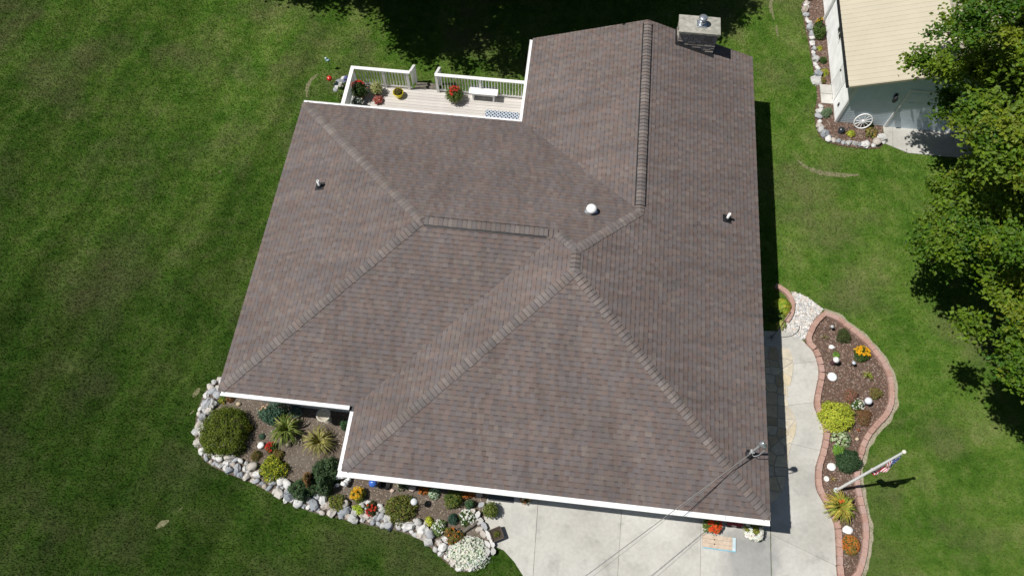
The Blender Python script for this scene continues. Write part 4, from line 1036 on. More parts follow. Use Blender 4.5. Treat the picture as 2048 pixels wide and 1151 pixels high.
# ================================================================== PLANTS
def root_at(name, label, cat, u, v, h, gz=.03, group=None):
    p = G(u, v, gz + h * .45); return thing(name, label, cat, (p.x, p.y, gz), 0, group), ppm(u, v, gz + h * .45)
def stems(t, r, h, n=5, col=(.10, .075, .045)):
    bb = MB()
    for i in range(n):
        a = 6.28 * i / n + random.uniform(-.3, .3); bb.tube([(0, 0, 0), (math.cos(a) * r * .3, math.sin(a) * r * .3, h * .4), (math.cos(a) * r * .6, math.sin(a) * r * .6, h * .75)], [.012, .009, .004], 5, col)
    bb.build('stem', MAT_MIX, t)
def shrub(name, label, u, v, rp, h, pal, ls=.06, dens=1.0, asp=(1, 1), flowers=None, gz=.03, cat='shrub', boxy=0.0, lumps=.30, group=None, lobes=0):
    t, k = root_at(name, label, cat, u, v, h, gz, group); r = rp / k; rx, ry = r * asp[0], r * asp[1]
    n = int(dens * 5.2 * (rx * ry * 3.14 + 3.14 * (rx + ry) * h * .8) / (ls * ls)); n = max(60, min(int(n * 1.25), 11000))
    d = rng.normal(size=(n, 3)); d /= np.linalg.norm(d, axis=1, keepdims=True); d[:, 2] = np.abs(d[:, 2])
    sd_ = random.uniform(0, 90)
    f = np.array([1 + lumps * (noise.noise(Vector(x) * 2.3 + Vector((sd_, 0, 0))) + .6 * noise.noise(Vector(x) * 5 + Vector((sd_, 5, 0)))) for x in d])
    rad = f * rng.uniform(.55, 1.0, n) ** .4
    stray = rng.random(n) < .07; rad = np.where(stray, rad * rng.uniform(1.0, 1.28, n), rad)
    if boxy: m_ = np.abs(d).max(1); rad = rad * (1 + boxy * (1 / m_ - 1))
    P = d * rad[:, None] * np.array([rx, ry, h])
    if lobes == 0: lobes = 1 if r < .16 else random.randint(3, 5)
    if lobes > 1:
        an = rng.uniform(0, 6.283) + np.arange(lobes) * 6.283 / lobes + rng.uniform(-.4, .4, lobes); q_ = rng.uniform(.25, .52, lobes); sc_ = rng.uniform(.50, .72, lobes); hs_ = rng.uniform(.68, 1.08, lobes); li = rng.integers(0, lobes, n)
        P = P * np.stack([sc_[li], sc_[li], hs_[li]], 1) + np.stack([np.cos(an[li]) * q_[li] * rx, np.sin(an[li]) * q_[li] * ry, np.zeros(n)], 1)
    P[:, 2] = np.maximum(P[:, 2], .015)
    nn = d * np.array([1, 1, 1.2]) + rng.normal(size=(n, 3)) * .55 + np.array([0, 0, .45])
    c = np.array(pal)[rng.integers(0, len(pal), n)] * rng.uniform(.85, 1.9, (n, 1))
    V, F = leaves_np(P, nn, ls * rng.uniform(.6, 1.3, n), None, asp=.6); np_mesh('foliage', V, F, c, MAT_LEAF, t)
    if r > .15: stems(t, r, h)
    if flowers:
        for (cols, m_, fs, zone) in flowers: blooms(t, rx, ry, h, cols, m_, fs, zone)
    return t
def blooms(t, rx, ry, h, cols, m_, fs, zone=(-1, 1, -1, 1), name='flowers', z0=0.0):
    """flower heads: small five petalled discs sitting on the foliage"""
    V = []; F = []; C = []; i = 0; tries = 0
    while i < m_ and tries < m_ * 40:
        tries += 1; x, y = random.uniform(zone[0], zone[1]), random.uniform(zone[2], zone[3])
        if x * x + y * y > .98: continue
        z = h * (math.sqrt(max(.03, 1 - x * x - y * y)) * random.uniform(.92, 1.08)) + .02 + z0; c = Vector((x * rx, y * ry, z)); n = Vector((x * .7, y * .7, 1)).normalized()
        a = n.cross(Vector((0, 1, .2))).normalized(); b2 = n.cross(a); col = random.choice(cols); s = fs * random.uniform(.7, 1.2); ph = random.random() * 6
        for q in range(5):
            t0 = ph + q * 1.2566; w = .5
            p1 = c + (a * math.cos(t0 - w) + b2 * math.sin(t0 - w)) * s * .6 + n * .012; p2 = c + (a * math.cos(t0) + b2 * math.sin(t0)) * s; p3 = c + (a * math.cos(t0 + w) + b2 * math.sin(t0 + w)) * s * .6 + n * .012
            k = len(V); V += [c, p1, p2, p3]; F.append((k, k + 1, k + 2, k + 3)); C.append([x_ * random.uniform(.85, 1.1) for x_ in col])
        i += 1
    if V: tag(np_mesh(name, np.array([tuple(v) for v in V]), np.array(F), np.clip(np.array(C), 0, 1), MAT_PETAL, t), kind='stuff')
def straps(name, label, u, v, rp, h, pal, n=90, wd=.022, gz=.03, cat='plant', flowers=None, droop=1.0, group=None):
    t, k = root_at(name, label, cat, u, v, h, gz, group); r = rp / k; V = []; F = []; C = []
    for i in range(n):
        a = random.uniform(0, 6.283); L = r * random.uniform(.55, 1.1); hh = h * random.uniform(.7, 1.15); st = Vector((math.cos(a) * r * .12 * random.random(), math.sin(a) * r * .12 * random.random(), 0)); dr = Vector((math.cos(a), math.sin(a), 0)); sd_ = Vector((-math.sin(a), math.cos(a), 0))
        bend = random.uniform(-.25, .25); b0 = len(V); kf = random.uniform(.9, 1.75); col = [x * kf for x in random.choice(pal)]
        for j in range(6):
            s = j / 5; p = st + dr * L * (s ** 1.15) + sd_ * bend * L * s * s; p.z = hh * (1 - (1 - min(1, s * 1.65)) ** 2 if s < .6 else 1 - (s - .6) ** 1.5 * 1.9 * droop) * .98 + .01
            p.z = max(.012, p.z); w = wd * (1 - .85 * s ** 2) * (.5 + min(.5, s * 3)); V += [p - sd_ * w + Vector((0, 0, .004)), p + sd_ * w + Vector((0, 0, .004))]
        for j in range(5): q = b0 + 2 * j; F.append((q, q + 1, q + 3, q + 2)); C.append(col)
    np_mesh('leaves', np.array([tuple(x) for x in V]), np.array(F), np.array(C), MAT_LEAF, t)
    if flowers:
        for (cols, m_, fs, zone) in flowers: blooms(t, r * .7, r * .7, h * 1.05, cols, m_, fs, zone)
    return t
def hosta(name, label, u, v, rp, h, pal, n=40, ls=.16, edge=None, gz=.03, flowers=None, cat='plant', group=None):
    t, k = root_at(name, label, cat, u, v, h, gz, group); r = rp / k; V = []; F = []; C = []
    for i in range(n):
        a = i * 2.39996 + random.uniform(-.2, .2); q = math.sqrt((i + .6) / n); L = ls * random.uniform(.75, 1.2); dr = Vector((math.cos(a), math.sin(a), 0)); sd_ = Vector((-math.sin(a), math.cos(a), 0))
        c = dr * max(0, r * q - L * .35); c.z = h * (1.05 - .72 * q * q) * random.uniform(.9, 1.05); tilt = .15 + .75 * q; up = Vector((0, 0, 1)) * math.cos(tilt) + dr * math.sin(tilt); fw = dr * math.cos(tilt) - Vector((0, 0, 1)) * math.sin(tilt)
        col = [x * random.uniform(.8, 1.2) for x in random.choice(pal)]; b0 = len(V)
        for s, w in ((0, .08), (.25, .36), (.55, .40), (.82, .24), (1.0, .02)):
            m_ = c + fw * (s - .3) * L - up * (.10 * L * s * s); V += [m_ - sd_ * w * L + up * .05 * L, m_, m_ + sd_ * w * L + up * .05 * L]
        for j in range(4):
            q0 = b0 + 3 * j; ec = edge if edge and random.random() < .8 else col
            F += [(q0, q0 + 1, q0 + 4, q0 + 3), (q0 + 1, q0 + 2, q0 + 5, q0 + 4)]; C += [ec if j % 2 else col, col if edge is None else (ec if (i + j) % 3 == 0 else col)]
    np_mesh('leaves', np.array([tuple(x) for x in V]), np.array(F), np.array(C), MAT_LEAF, t, smooth=False)
    bb = MB(); bb.tube([(0, 0, 0), (0, 0, h * .6)], [.03, .015], 6, (.09, .12, .03)); bb.build('stem', MAT_MIX, t)
    if flowers:
        for (cols, m_, fs, zone) in flowers: blooms(t, r * .8, r * .8, h * 1.1, cols, m_, fs, zone)
    return t
GRN = [(.045, .085, .018), (.06, .105, .022), (.035, .07, .016)]; OLV = [(.10, .13, .022), (.13, .145, .026), (.07, .10, .018), (.16, .14, .04)]
DKG = [(.025, .055, .022), (.035, .07, .028), (.05, .085, .04), (.02, .045, .018)]; LIME = [(.30, .34, .035), (.38, .38, .05), (.22, .28, .03)]
BLU = [(.05, .10, .065), (.07, .12, .08), (.035, .075, .045)]; RUST = [(.20, .085, .035), (.16, .10, .04), (.12, .06, .03)]; YEL = [(.62, .38, .02), (.70, .45, .04), (.58, .28, .015)]
ORG = [(.55, .17, .02), (.60, .22, .03), (.45, .12, .02)]; RED = [(.50, .03, .02), (.62, .06, .03), (.40, .02, .02)]; WHT = [(.80, .80, .76), (.72, .73, .68), (.84, .83, .80)]; YG = [(.17, .21, .03), (.24, .26, .05), (.12, .17, .025), (.30, .28, .10)]
ALL = (-1, 1, -1, 1)
# --- front left bed
shrub('leafy_shrub', 'big boxy green shrub at the far left of the front bed', 447, 862, 45, .75, [(.065, .095, .010), (.09, .12, .014), (.12, .145, .018), (.05, .075, .010)], .05, 1.6, (1.0, 1.05), boxy=.5, lumps=.2, lobes=1)
hosta('small_hosta', 'small yellow green hosta under the left gutter end', 445, 797, 12, .18, YG, 14, .12)
shrub('dry_perennial', 'small brown dry plant next to the little hosta under the gutter', 460, 795, 9, .18, RUST, .04)
shrub('rose_bush', 'blue green rose bush with peach blooms near the gutter', 545, 826, 27, .55, BLU, .055, .9, (1.15, .85), [([(.75, .45, .25), (.8, .55, .35)], 7, .05, (-1, -.3, .2, 1))])
shrub('marigold', 'tiny yellow flower clump beside the blue green rose bush', 498, 856, 8, .16, GRN, .03, 1, flowers=[(YEL, 22, .03, ALL)], cat='flower')
straps('daylily', 'green daylily clump left of the pale spiky one', 574, 858, 34, .5, [(.11, .15, .03), (.16, .20, .045), (.08, .12, .025), (.24, .24, .09)], 120, .022)
straps('ornamental_grass', 'pale yellow spiky grass clump left of the white side gutter', 637, 882, 33, .45, [(.22, .21, .06), (.28, .25, .09), (.16, .17, .045), (.33, .28, .13)], 170, .015)
shrub('blue_salvia', 'small silvery blue plant in shade under the front gutter', 592, 822, 14, .3, [(.10, .14, .14), (.15, .20, .19), (.08, .11, .07)], .04)
shrub('small_evergreen', 'dark green plant tucked in the inner corner of the gutters', 690, 848, 12, .35, [(.03, .075, .03), (.045, .09, .035)], .045)
shrub('red_geranium', 'bright red flowers beside the white round rock', 541, 893, 11, .2, GRN, .035, 1, flowers=[(RED, 34, .04, (-1, .5, -1, 1))], cat='flower')
shrub('sedum', 'rusty little sedum in front of the white round rock', 512, 909, 11, .16, RUST + GRN, .03, cat='plant')
shrub('sedum', 'rusty low sedum just right of the red flowers', 556, 908, 12, .18, RUST + OLV, .035, cat='plant')
shrub('seedling', 'tiny grey green seedling behind the white round rock', 524, 872, 6, .1, BLU, .03, cat='plant')
shrub('seedling', 'tiny olive seedling left of the rusty little sedum', 487, 896, 6, .1, OLV, .03, cat='plant')
shrub('coreopsis', 'lime yellow leafy mound left of the large dark shrubs', 547, 935, 28, .42, [(.26, .28, .02), (.34, .33, .025), (.13, .18, .02), (.06, .10, .02)], .05, 1.0, (1.05, .9), cat='plant')
shrub('dark_shrub', 'large dark round shrub touching the corner of the side gutter', 647, 953, 37, .75, DKG + [(.09, .12, .05)], .05, 1.1, (.8, 1.05))
shrub('dark_shrub', 'dark green shrub beside the stones, left of the larger round one', 606, 977, 34, .62, DKG + [(.08, .11, .04)], .05, 1.0, (1, .75))
shrub('dry_perennial', 'rusty brown plant squeezed between the two dark shrubs', 617, 958, 14, .75, RUST + [(.13, .11, .03)], .05, .9, (.7, 1.3))
shrub('small_shrub', 'small olive shrub between dark shrubs and yellow flowers', 673, 1005, 17, .35, OLV, .045)
shrub('yellow_coneflower', 'clump of bright golden yellow flowers in the middle of the front bed', 716, 988, 17, .35, OLV, .04, 1, flowers=[(YEL, 60, .045, (-1, .55, -.6, 1))], cat='flower')
shrub('creeping_jenny', 'lime green plant below the golden yellow flowers', 716, 1017, 13, .22, [(.24, .32, .03), (.32, .38, .05)], .045, cat='plant')
shrub('red_dahlia', 'dark leafy plant with deep red blooms by the stones', 743, 1017, 15, .28, [(.06, .05, .025), (.05, .07, .02)], .045, 1, flowers=[(RED, 16, .045, (-.7, .6, -1, .6))], cat='flower')
shrub('spirea', 'wide olive and rust coloured shrub beside the white topped stake', 795, 1018, 33, .5, OLV + [(.16, .12, .04), (.05, .08, .02)], .05, .95, (1, .9))
hosta('variegated_hosta', 'cream edged plant half hidden under the gutter', 806, 968, 15, .25, [(.06, .10, .03), (.04, .07, .02)], 22, .10, (.45, .45, .32))
shrub('orange_marigold', 'orange marigold cluster left of the pale hosta under the gutter', 847, 979, 11, .18, RUST, .03, 1, flowers=[(ORG, 46, .03, ALL)], cat='flower')
hosta('pale_hosta', 'white edged hosta between orange marigold and dark bush', 868, 985, 14, .25, [(.12, .22, .10), (.18, .28, .16)], 24, .12, (.62, .66, .55))
shrub('small_shrub', 'dark green bush under the gutter between hosta and orange flowers', 906, 994, 19, .4, GRN + OLV, .05)
shrub('orange_marigold', 'orange marigold strip at the right end under the gutter', 936, 988, 13, .18, RUST, .03, 1, (1.4, .7), flowers=[(ORG, 60, .03, ALL)], cat='flower')
shrub('yellow_sedum', 'lime yellow sedum tuft beside the white blooming mound', 858, 1042, 11, .2, LIME, .04, cat='plant')
shrub('white_petunia', 'round green mound dotted with white flowers by the stones', 877, 1053, 15, .26, [(.10, .16, .05), (.14, .20, .07)], .04, 1, flowers=[(WHT, 50, .03, ALL)], cat='flower')
shrub('lavender_mound', 'small dark blue green dome in the right half of the front bed', 905, 1036, 12, .24, [(.03, .065, .045), (.045, .085, .06)], .03, cat='plant')
shrub('white_petunia', 'loose white flowers over green leaves beside the ledge stones', 935, 1033, 17, .28, GRN, .045, .8, flowers=[(WHT, 46, .04, ALL)], cat='flower')
shrub('herb_clump', 'upright green herb clump between orange marigolds and ledge stones', 940, 1008, 11, .3, BLU + GRN, .04, cat='plant')
shrub('autumn_shrub', 'green shrub flecked with orange above the silver groundcover', 906, 1070, 19, .4, OLV + RUST, .045, 1, flowers=[(ORG, 18, .03, ALL)])
shrub('silver_groundcover', 'broad mass of silvery white flowers at the tip of the front bed', 937, 1104, 38, .28, [(.55, .60, .56), (.62, .66, .62), (.30, .38, .28), (.10, .16, .08)], .045, .9, (1.1, .85), flowers=[(WHT, 420, .036, ALL)], cat='flower', lumps=.3, lobes=7)
# --- brick edged bed
shrub('dark_mound', 'small dark green mound at the top of the brick bed', 1690, 671, 15, .28, [(.05, .07, .02), (.035, .055, .02), (.08, .09, .03)], .035)
straps('grass_tuft', 'wispy pale tuft near the top of the brick bed', 1650, 675, 10, .12, [(.22, .20, .10)], 20, .008)
shrub('seedling', 'small fresh green sprout between the two white caps', 1673, 709, 7, .1, [(.13, .24, .04)], .035, cat='plant')
shrub('black_eyed_susan', 'orange yellow daisy clump against the right brick edge', 1725, 706, 17, .32, GRN, .045, .9, flowers=[([(.75, .40, .01), (.8, .48, .02)], 60, .05, (-.8, 1, -.5, 1))], cat='flower')
straps('spider_plant', 'thin spidery green plant below the orange yellow daisies', 1736, 751, 13, .18, YG, 22, .012)
shrub('pink_sedum', 'dusky pink sedum above the lime yellow bush', 1703, 789, 16, .28, [(.28, .12, .10), (.22, .10, .08), (.10, .10, .04)], .035, cat='plant')
shrub('bronze_plant', 'green and bronze plant by the right brick edge above the white ball', 1753, 785, 14, .25, [(.17, .16, .04), (.14, .07, .04), (.09, .11, .03)], .04, cat='plant')
shrub('white_begonia', 'white flowering plant left of the white ball', 1716, 809, 14, .25, GRN, .04, 1, flowers=[(WHT + [(.75, .78, .55)], 30, .035, ALL)], cat='flower')
shrub('bronze_plant', 'reddish bronze leafy plant below the white ball', 1727, 831, 17, .25, [(.14, .06, .04), (.10, .09, .03), (.20, .10, .05)], .045, .8, cat='plant')
shrub('lime_spirea', 'bright lime yellow round bush in the brick bed', 1675, 831, 34, .6, LIME, .055, 1.0, (1.0, .92), lobes=1)
hosta('variegated_hosta', 'white striped hosta right below the lime yellow bush', 1684, 876, 22, .32, [(.13, .22, .07), (.20, .28, .12)], 42, .13, (.58, .62, .44))
shrub('fern_clump', 'fresh green plant under the white striped hosta', 1680, 899, 13, .25, [(.10, .20, .03), (.14, .26, .04)], .045, cat='plant')
shrub('boxwood', 'dark green clipped dome between hosta and flagpole', 1698, 921, 23, .42, DKG, .04, 1.15, boxy=.2, lobes=1, lumps=.2)
straps('grass_tuft', 'sparse straw coloured tuft left of the flagpole', 1664, 957, 9, .12, [(.30, .24, .10)], 18, .008)
straps('daylily', 'wide yellow green daylily at the foot of the flagpole', 1679, 1013, 32, .5, [(.24, .26, .04), (.30, .29, .06), (.16, .20, .03), (.36, .28, .06)], 170, .02, flowers=[([(.60, .10, .02), (.65, .16, .03)], 14, .06, (-.6, .4, .25, .75))])
shrub('orange_mum', 'rounded orange chrysanthemum near the bottom of the brick bed', 1702, 1088, 19, .32, [(.13, .14, .03), (.10, .10, .03)], .04, 1, (.95, 1.0), flowers=[([(.52, .19, .03), (.58, .24, .05), (.45, .14, .03)], 230, .028, ALL)], cat='flower')
# --- by the east wall
hosta('lime_hosta', 'large lime yellow hosta half in the shadow of the eave', 1567, 611, 20, .34, [(.30, .36, .04), (.38, .40, .06), (.22, .30, .03)], 60, .15)
hosta('lime_hosta', 'smaller pale hosta just below the large lime one', 1563, 648, 12, .25, [(.26, .32, .07), (.34, .36, .12)], 24, .11)
shrub('shade_fern', 'dark green plant in the eave shadow left of the lime hosta', 1545, 628, 15, .3, GRN, .06, cat='plant')
# --- shed bed
shrub('green_shrub', 'bushy green shrub against the shed wall in the narrow bed', 1640, 62, 14, .5, GRN + [(.09, .14, .03)], .06)
shrub('orange_lily', 'small orange flower spray at the top of the shed bed', 1639, 44, 7, .4, GRN, .05, .6, flowers=[(YEL, 12, .05, ALL)], cat='flower')
hosta('yellow_hosta', 'tiny yellow hosta midway along the shed wall', 1640, 96, 7, .14, LIME, 12, .12)
shrub('small_shrub', 'small dark green plant low on the shed wall bed', 1647, 120, 7, .2, GRN, .05)
hosta('yellow_hosta', 'yellow green hosta above the shed side door', 1650, 143, 10, .2, LIME + YG, 16, .13)
shrub('bronze_plant', 'bronze leafy plant at the end of the shed wall bed', 1645, 160, 9, .18, RUST + OLV, .05, cat='plant')
shrub('sage_mound', 'grey green rounded mound at the shed corner', 1653, 224, 13, .3, [(.12, .18, .10), (.09, .14, .08), (.16, .22, .13)], .035)
hosta('yellow_hosta', 'bright yellow hosta in front of the wagon wheel', 1703, 266, 10, .2, LIME, 20, .12)
hosta('bronze_hosta', 'yellow and brown hosta right of the wagon wheel', 1745, 264, 15, .28, [(.28, .25, .06), (.20, .16, .05), (.10, .10, .03)], 36, .13)
shrub('small_shrub', 'little green plant between wagon wheel and brown hosta', 1739, 250, 6, .2, GRN, .05)
# --- beside the deck
shrub('leafy_perennial', 'leafy green plant beside the left deck railing', 684, 192, 12, .4, [(.10, .15, .03), (.07, .11, .025)], .07, .8, gz=.0)
shrub('white_phlox', 'small white flowers outside the left deck railing', 682, 172, 6, .25, GRN, .04, 1, flowers=[(WHT, 16, .045, ALL)], gz=.0, cat='flower')
shrub('blue_lobelia', 'small blue violet flowers beside the deck corner', 693, 158, 6, .25, GRN, .04, 1, flowers=[([(.22, .20, .55), (.30, .28, .62)], 22, .045, ALL)], gz=.0, cat='flower')
tag_root = thing('stone_border', 'few grey stones beside the left deck railing', 'stone border', G(678, 168))
for u, v, s in [(674, 172, .3), (680, 165, .34), (688, 158, .28), (671, 180, .22)]:
    p = G(u, v); stone((p.x, p.y, -.03), s, tag_root, .6)

# ================================================================== POTS
def pot(name, label, u, v, rp, hp, pcol, gz, plant, cat='potted plant', mat=None, square=0):
    p = G(u, v, gz + hp); k = ppm(u, v, gz + hp); r = rp / k; t = thing(name, label, cat, (p.x, p.y, gz))
    bb = MB()
    if square: 
        a = math.radians(square); c4 = [(r * math.cos(a + i * math.pi / 2), r * math.sin(a + i * math.pi / 2)) for i in range(4)]
        bb.prism(c4, 0, hp * .8, pcol); bb.prism([(x * .86, y * .86) for x, y in c4], hp * .8 + .003, hp * .82, (.05, .035, .025))
        for i in range(4):
            x0, x1 = c4[i], c4[(i + 1) % 4]; bb.bar((x0[0] * .95, x0[1] * .95, hp * .9), (x1[0] * .95, x1[1] * .95, hp * .9), .035, hp * .2, pcol)
    else: bb.lathe([(r * .62, 0), (r * .8, hp * .5), (r * .95, hp * .92), (r, hp * .93), (r, hp), (r * .9, hp), (r * .88, hp * .85), (.005, hp * .85)], (0, 0, 0), 20, pcol)
    bb.build('pot', mat or MAT_MIX, t)
    if plant:
        pr, ph, pal, ls, fl = plant; pr = pr / k; n = max(80, min(3500, int(9 * (pr * pr * 3.14 + 6.28 * pr * ph * .7) / (ls * ls)))); d = rng.normal(size=(n, 3)); d /= np.linalg.norm(d, axis=1, keepdims=True); d[:, 2] = np.abs(d[:, 2]); P = d * (rng.uniform(.08, 1, n) ** .5)[:, None] * np.array([pr, pr, ph]) * (1 + .2 * rng.normal(size=(n, 1)) * .5); P[:, 2] += hp * .85
        V, F = leaves_np(P, d + rng.normal(size=(n, 3)) * .5 + np.array([0, 0, .5]), ls * rng.uniform(.6, 1.3, n), None); np_mesh('foliage', V, F, np.array(pal)[rng.integers(0, len(pal), n)] * rng.uniform(.7, 1.3, (n, 1)), MAT_LEAF, t)
        for cols, m_, fs, zone in fl:
            blooms(t, pr, pr, ph * 1.08, cols, m_, fs, zone, z0=hp * .85)
    return t
TERRA = (.36, .15, .09)
pot('geranium_pot', 'pot of red geraniums in the left corner of the deck', 719, 182, 11, .35, (.20, .13, .09), DKZ, (17, .45, GRN, .06, [(RED, 40, .06, (-.8, 1, .2, 1)), ([(.6, .25, .2)], 10, .05, (-1, -.5, -.5, .8))]))
pot('pale_green_pot', 'pot of pale yellow green foliage on deck beside the left geraniums', 753, 177, 9, .28, (.07, .06, .05), DKZ, (13, .3, [(.36, .38, .16), (.28, .32, .10), (.42, .42, .22)], .06, []))
pot('yellow_pot', 'bright yellow pot with green plant on the deck by the railing', 796, 184, 11, .24, (.72, .62, .03), DKZ, (9, .2, OLV + RUST, .055, []), mat=MAT_GLOSS)
pot('red_coleus_pot', 'low plant with red and pink leaves on the deck boards', 756, 200, 6, .1, (.30, .22, .18), DKZ, (10, .15, [(.38, .10, .08), (.55, .25, .20), (.28, .06, .05)], .09, []))
pot('geranium_pot', 'pot of red geraniums left of the white bench', 909, 190, 12, .32, (.33, .27, .22), DKZ, (18, .34, [(.08, .13, .03), (.12, .16, .04)], .06, [(RED, 26, .055, (-.5, .7, -.6, .7))]))
pot('dark_planter', 'dark pot with black and grey foliage beside the deck railing and eave', 714, 203, 10, .4, (.03, .03, .035), DKZ, (11, .2, [(.10, .16, .13), (.03, .04, .03), (.45, .46, .42)], .07, []))
pot('driveway_planter', 'leafy green plant in a dark planter at the edge of the driveway', 981, 1019, 13, .3, (.035, .035, .04), .022, (16, .22, [(.12, .16, .03), (.17, .20, .05), (.08, .11, .02)], .06, []), square=40)
pot('wooden_planter_box', 'dark wooden square box standing crooked on the driveway', 993, 1067, 17, .24, (.075, .06, .045), .022, (7, .06, OLV, .05, []), cat='planter', square=66)
pot('impatiens_pot', 'small pot of white and orange flowers at the front eave', 1052, 995, 9, .2, (.35, .33, .30), .022, (12, .16, OLV, .045, [([(.72, .5, .42), (.6, .22, .08), (.8, .74, .7)], 30, .04, ALL)]))
pot('red_lily_pot', 'pot of orange red flowers with arching leaves by the driveway mat', 1424, 1047, 12, .26, (.10, .07, .05), .022, (19, .22, [(.16, .22, .05), (.10, .15, .03)], .07, [([(.70, .07, .02), (.75, .13, .03)], 44, .055, (-.5, .9, -.9, .5))]))
pot('white_petunia_pot', 'large pot overflowing with white petunias near the roof corner', 1508, 1060, 16, .32, (.03, .03, .03), .022, (20, .16, [(.20, .22, .04), (.26, .27, .06)], .06, [(WHT, 26, .06, (-1, 1, -1, -.35)), (WHT, 14, .06, (-1, -.4, -1, 1)), (WHT, 14, .06, (.45, 1, -1, 1)), (WHT, 12, .06, (-.8, .8, .5, 1))]))

# ================================================================== GARDEN ORNAMENTS AND SMALL THINGS
def lathe_thing(name, label, cat, u, v, parts, gz=.03, h=0.0):
    p = G(u, v, gz + h); t = thing(name, label, cat, (p.x, p.y, gz))
    for pn, prof, col, mat in parts:
        bb = MB(); bb.lathe(prof, (0, 0, 0), 18, col); bb.build(pn, mat, t)
    return t
def ball(r, z): return [(max(.002, r * math.sin(math.pi * i / 10)), z - r * math.cos(math.pi * i / 10)) for i in range(11)]
CON = (.50, .46, .38)
lathe_thing('bird_bath', 'round tan concrete bird bath by the inner gutter corner', 'bird bath', 648, 830, [('pedestal', [(.14, 0), (.13, .05), (.07, .12), (.06, .40), (.10, .46)], CON, MAT_MIX), ('bowl', [(.10, .44), (.20, .50), (.235, .58), (.195, .58), (.16, .505), (.004, .47)], CON, MAT_MIX)], h=.5)
lathe_thing('gazing_ball', 'shiny blue gazing ball near the front gutter', 'garden ornament', 746, 965, [('stand', [(.09, 0), (.07, .04), (.04, .2), (.06, .27)], (.25, .25, .24), MAT_MIX), ('globe', ball(.135, .39), (.05, .14, .50), MAT_GLOSS)], h=.39)
lathe_thing('black_bowl', 'flat black bowl right of the blue gazing ball', 'bowl', 771, 968, [('bowl', [(.10, 0), (.145, .08), (.155, .12), (.14, .12), (.10, .05), (.004, .04)], (.012, .012, .013), MAT_MIX)], h=.1)
lathe_thing('solar_stake_lamp', 'white topped stake lamp above the wide olive shrub', 'garden lamp', 828, 1002, [('stake', [(.012, 0), (.012, .62)], (.05, .05, .05), MAT_MIX), ('lamp_top', [(.05, .55), (.10, .60), (.11, .63), (.07, .68), (.004, .70)], (.68, .70, .72), MAT_GLOSS)], h=.66)
WS = (.78, .78, .76)
def rock(name, label, u, v, r, col, seed, gz=.03, cat='rock', flat=.7, amp=.22):
    p = G(u, v, gz); bb = MB(); bb.blob((0, 0, r * flat * .6), (r, r * .85, r * flat), seed, col, amp=amp, n=10, k=6); o = bb.build(name, MAT_MIX); o.location = (p.x, p.y, gz); return tag(o, label, cat)
rock('white_rock', 'white round rock left of the red flowers', 523, 891, .125, WS, 4, flat=.6)
rock('tan_rock', 'upright tan rock between the two spiky clumps', 578, 889, .09, (.52, .44, .36), 5, flat=1.2)
rock('tan_rock', 'small tan rock beside the brown plant under the left gutter', 478, 808, .08, (.50, .40, .28), 6)
rock('pink_rock', 'little pinkish stone below the black bowl', 785, 981, .07, (.52, .40, .33), 7)
rock('pink_rock', 'pale pink stone under the gutter left of the orange marigolds', 825, 977, .12, (.62, .50, .44), 8)
rock('pink_rock', 'blush coloured stones at the right end of the front gutter', 958, 989, .12, (.62, .50, .44), 9)
rock('white_rock', 'flat white stone at the upper left of the brick bed', 1663, 694, .10, WS, 10, flat=.5)
rock('white_rock', 'flat white stone above the orange chrysanthemum', 1695, 1059, .16, WS, 11, flat=.3, amp=.15)
rock('white_rock', 'broad flat white stone left of the dark clipped dome', 1663, 933, .145, WS, 12, flat=.3, amp=.12)
rock('tan_ball', 'small tan ball right of the white striped hosta', 1713, 878, .065, (.58, .48, .34), 13, flat=1.0, amp=.04, cat='garden ornament')
rock('rusty_ball', 'small rust brown ball above the tan ball', 1716, 860, .06, (.22, .07, .03), 14, flat=1.0, amp=.05, cat='garden ornament')
# knobbly white quartz heap at the gutter corner
p = G(690, 957); t = thing('white_quartz_heap', 'heap of knobbly bright white rocks under the gutter corner', 'rock', (p.x, p.y, .03))
for i in range(13):
    bb = MB(); x, y = random.uniform(-.2, .2), random.uniform(-.24, .24); bb.blob((x, y, .10 + random.uniform(0, .14)), (random.uniform(.07, .11), random.uniform(.05, .09), random.uniform(.07, .12)), i + 30, (.80, .80, .79), amp=.3, n=8, k=5); bb.build('rock', MAT_MIX, t)
lathe_thing('stepping_disc', 'flat round white plate at the left of the brick bed', 'garden ornament', 1664, 753, [('plate', [(.15, 0), (.15, .03), (.13, .035), (.004, .03)], (.72, .76, .78), MAT_GLOSS)])
lathe_thing('small_disc', 'small white saucer left of the flagpole foot', 'garden ornament', 1652, 957, [('saucer', [(.07, 0), (.085, .04), (.075, .04), (.004, .02)], (.78, .76, .72), MAT_GLOSS)])
lathe_thing('white_gazing_ball', 'pearly white ball near the right brick edge', 'garden ornament', 1737, 801, [('stand', [(.05, 0), (.03, .1), (.04, .22)], (.3, .3, .3), MAT_MIX), ('globe', ball(.12, .32), (.72, .74, .80), MAT_GLOSS)], h=.32)
lathe_thing('solar_stake_lamp', 'little dark stake lamp at the top of the brick bed', 'garden lamp', 1665, 652, [('stake', [(.012, 0), (.012, .28)], (.05, .05, .05), MAT_MIX), ('lamp_top', [(.03, .22), (.06, .28), (.05, .31), (.004, .32)], (.45, .46, .47), MAT_GLOSS)], h=.3)
lathe_thing('solar_stake_lamp', 'silver stake lamp beside the orange yellow daisies', 'garden lamp', 1708, 725, [('stake', [(.012, 0), (.012, .3)], (.05, .05, .05), MAT_MIX), ('lamp_top', [(.03, .24), (.06, .29), (.06, .32), (.004, .34)], (.55, .62, .66), MAT_GLOSS)], h=.3)
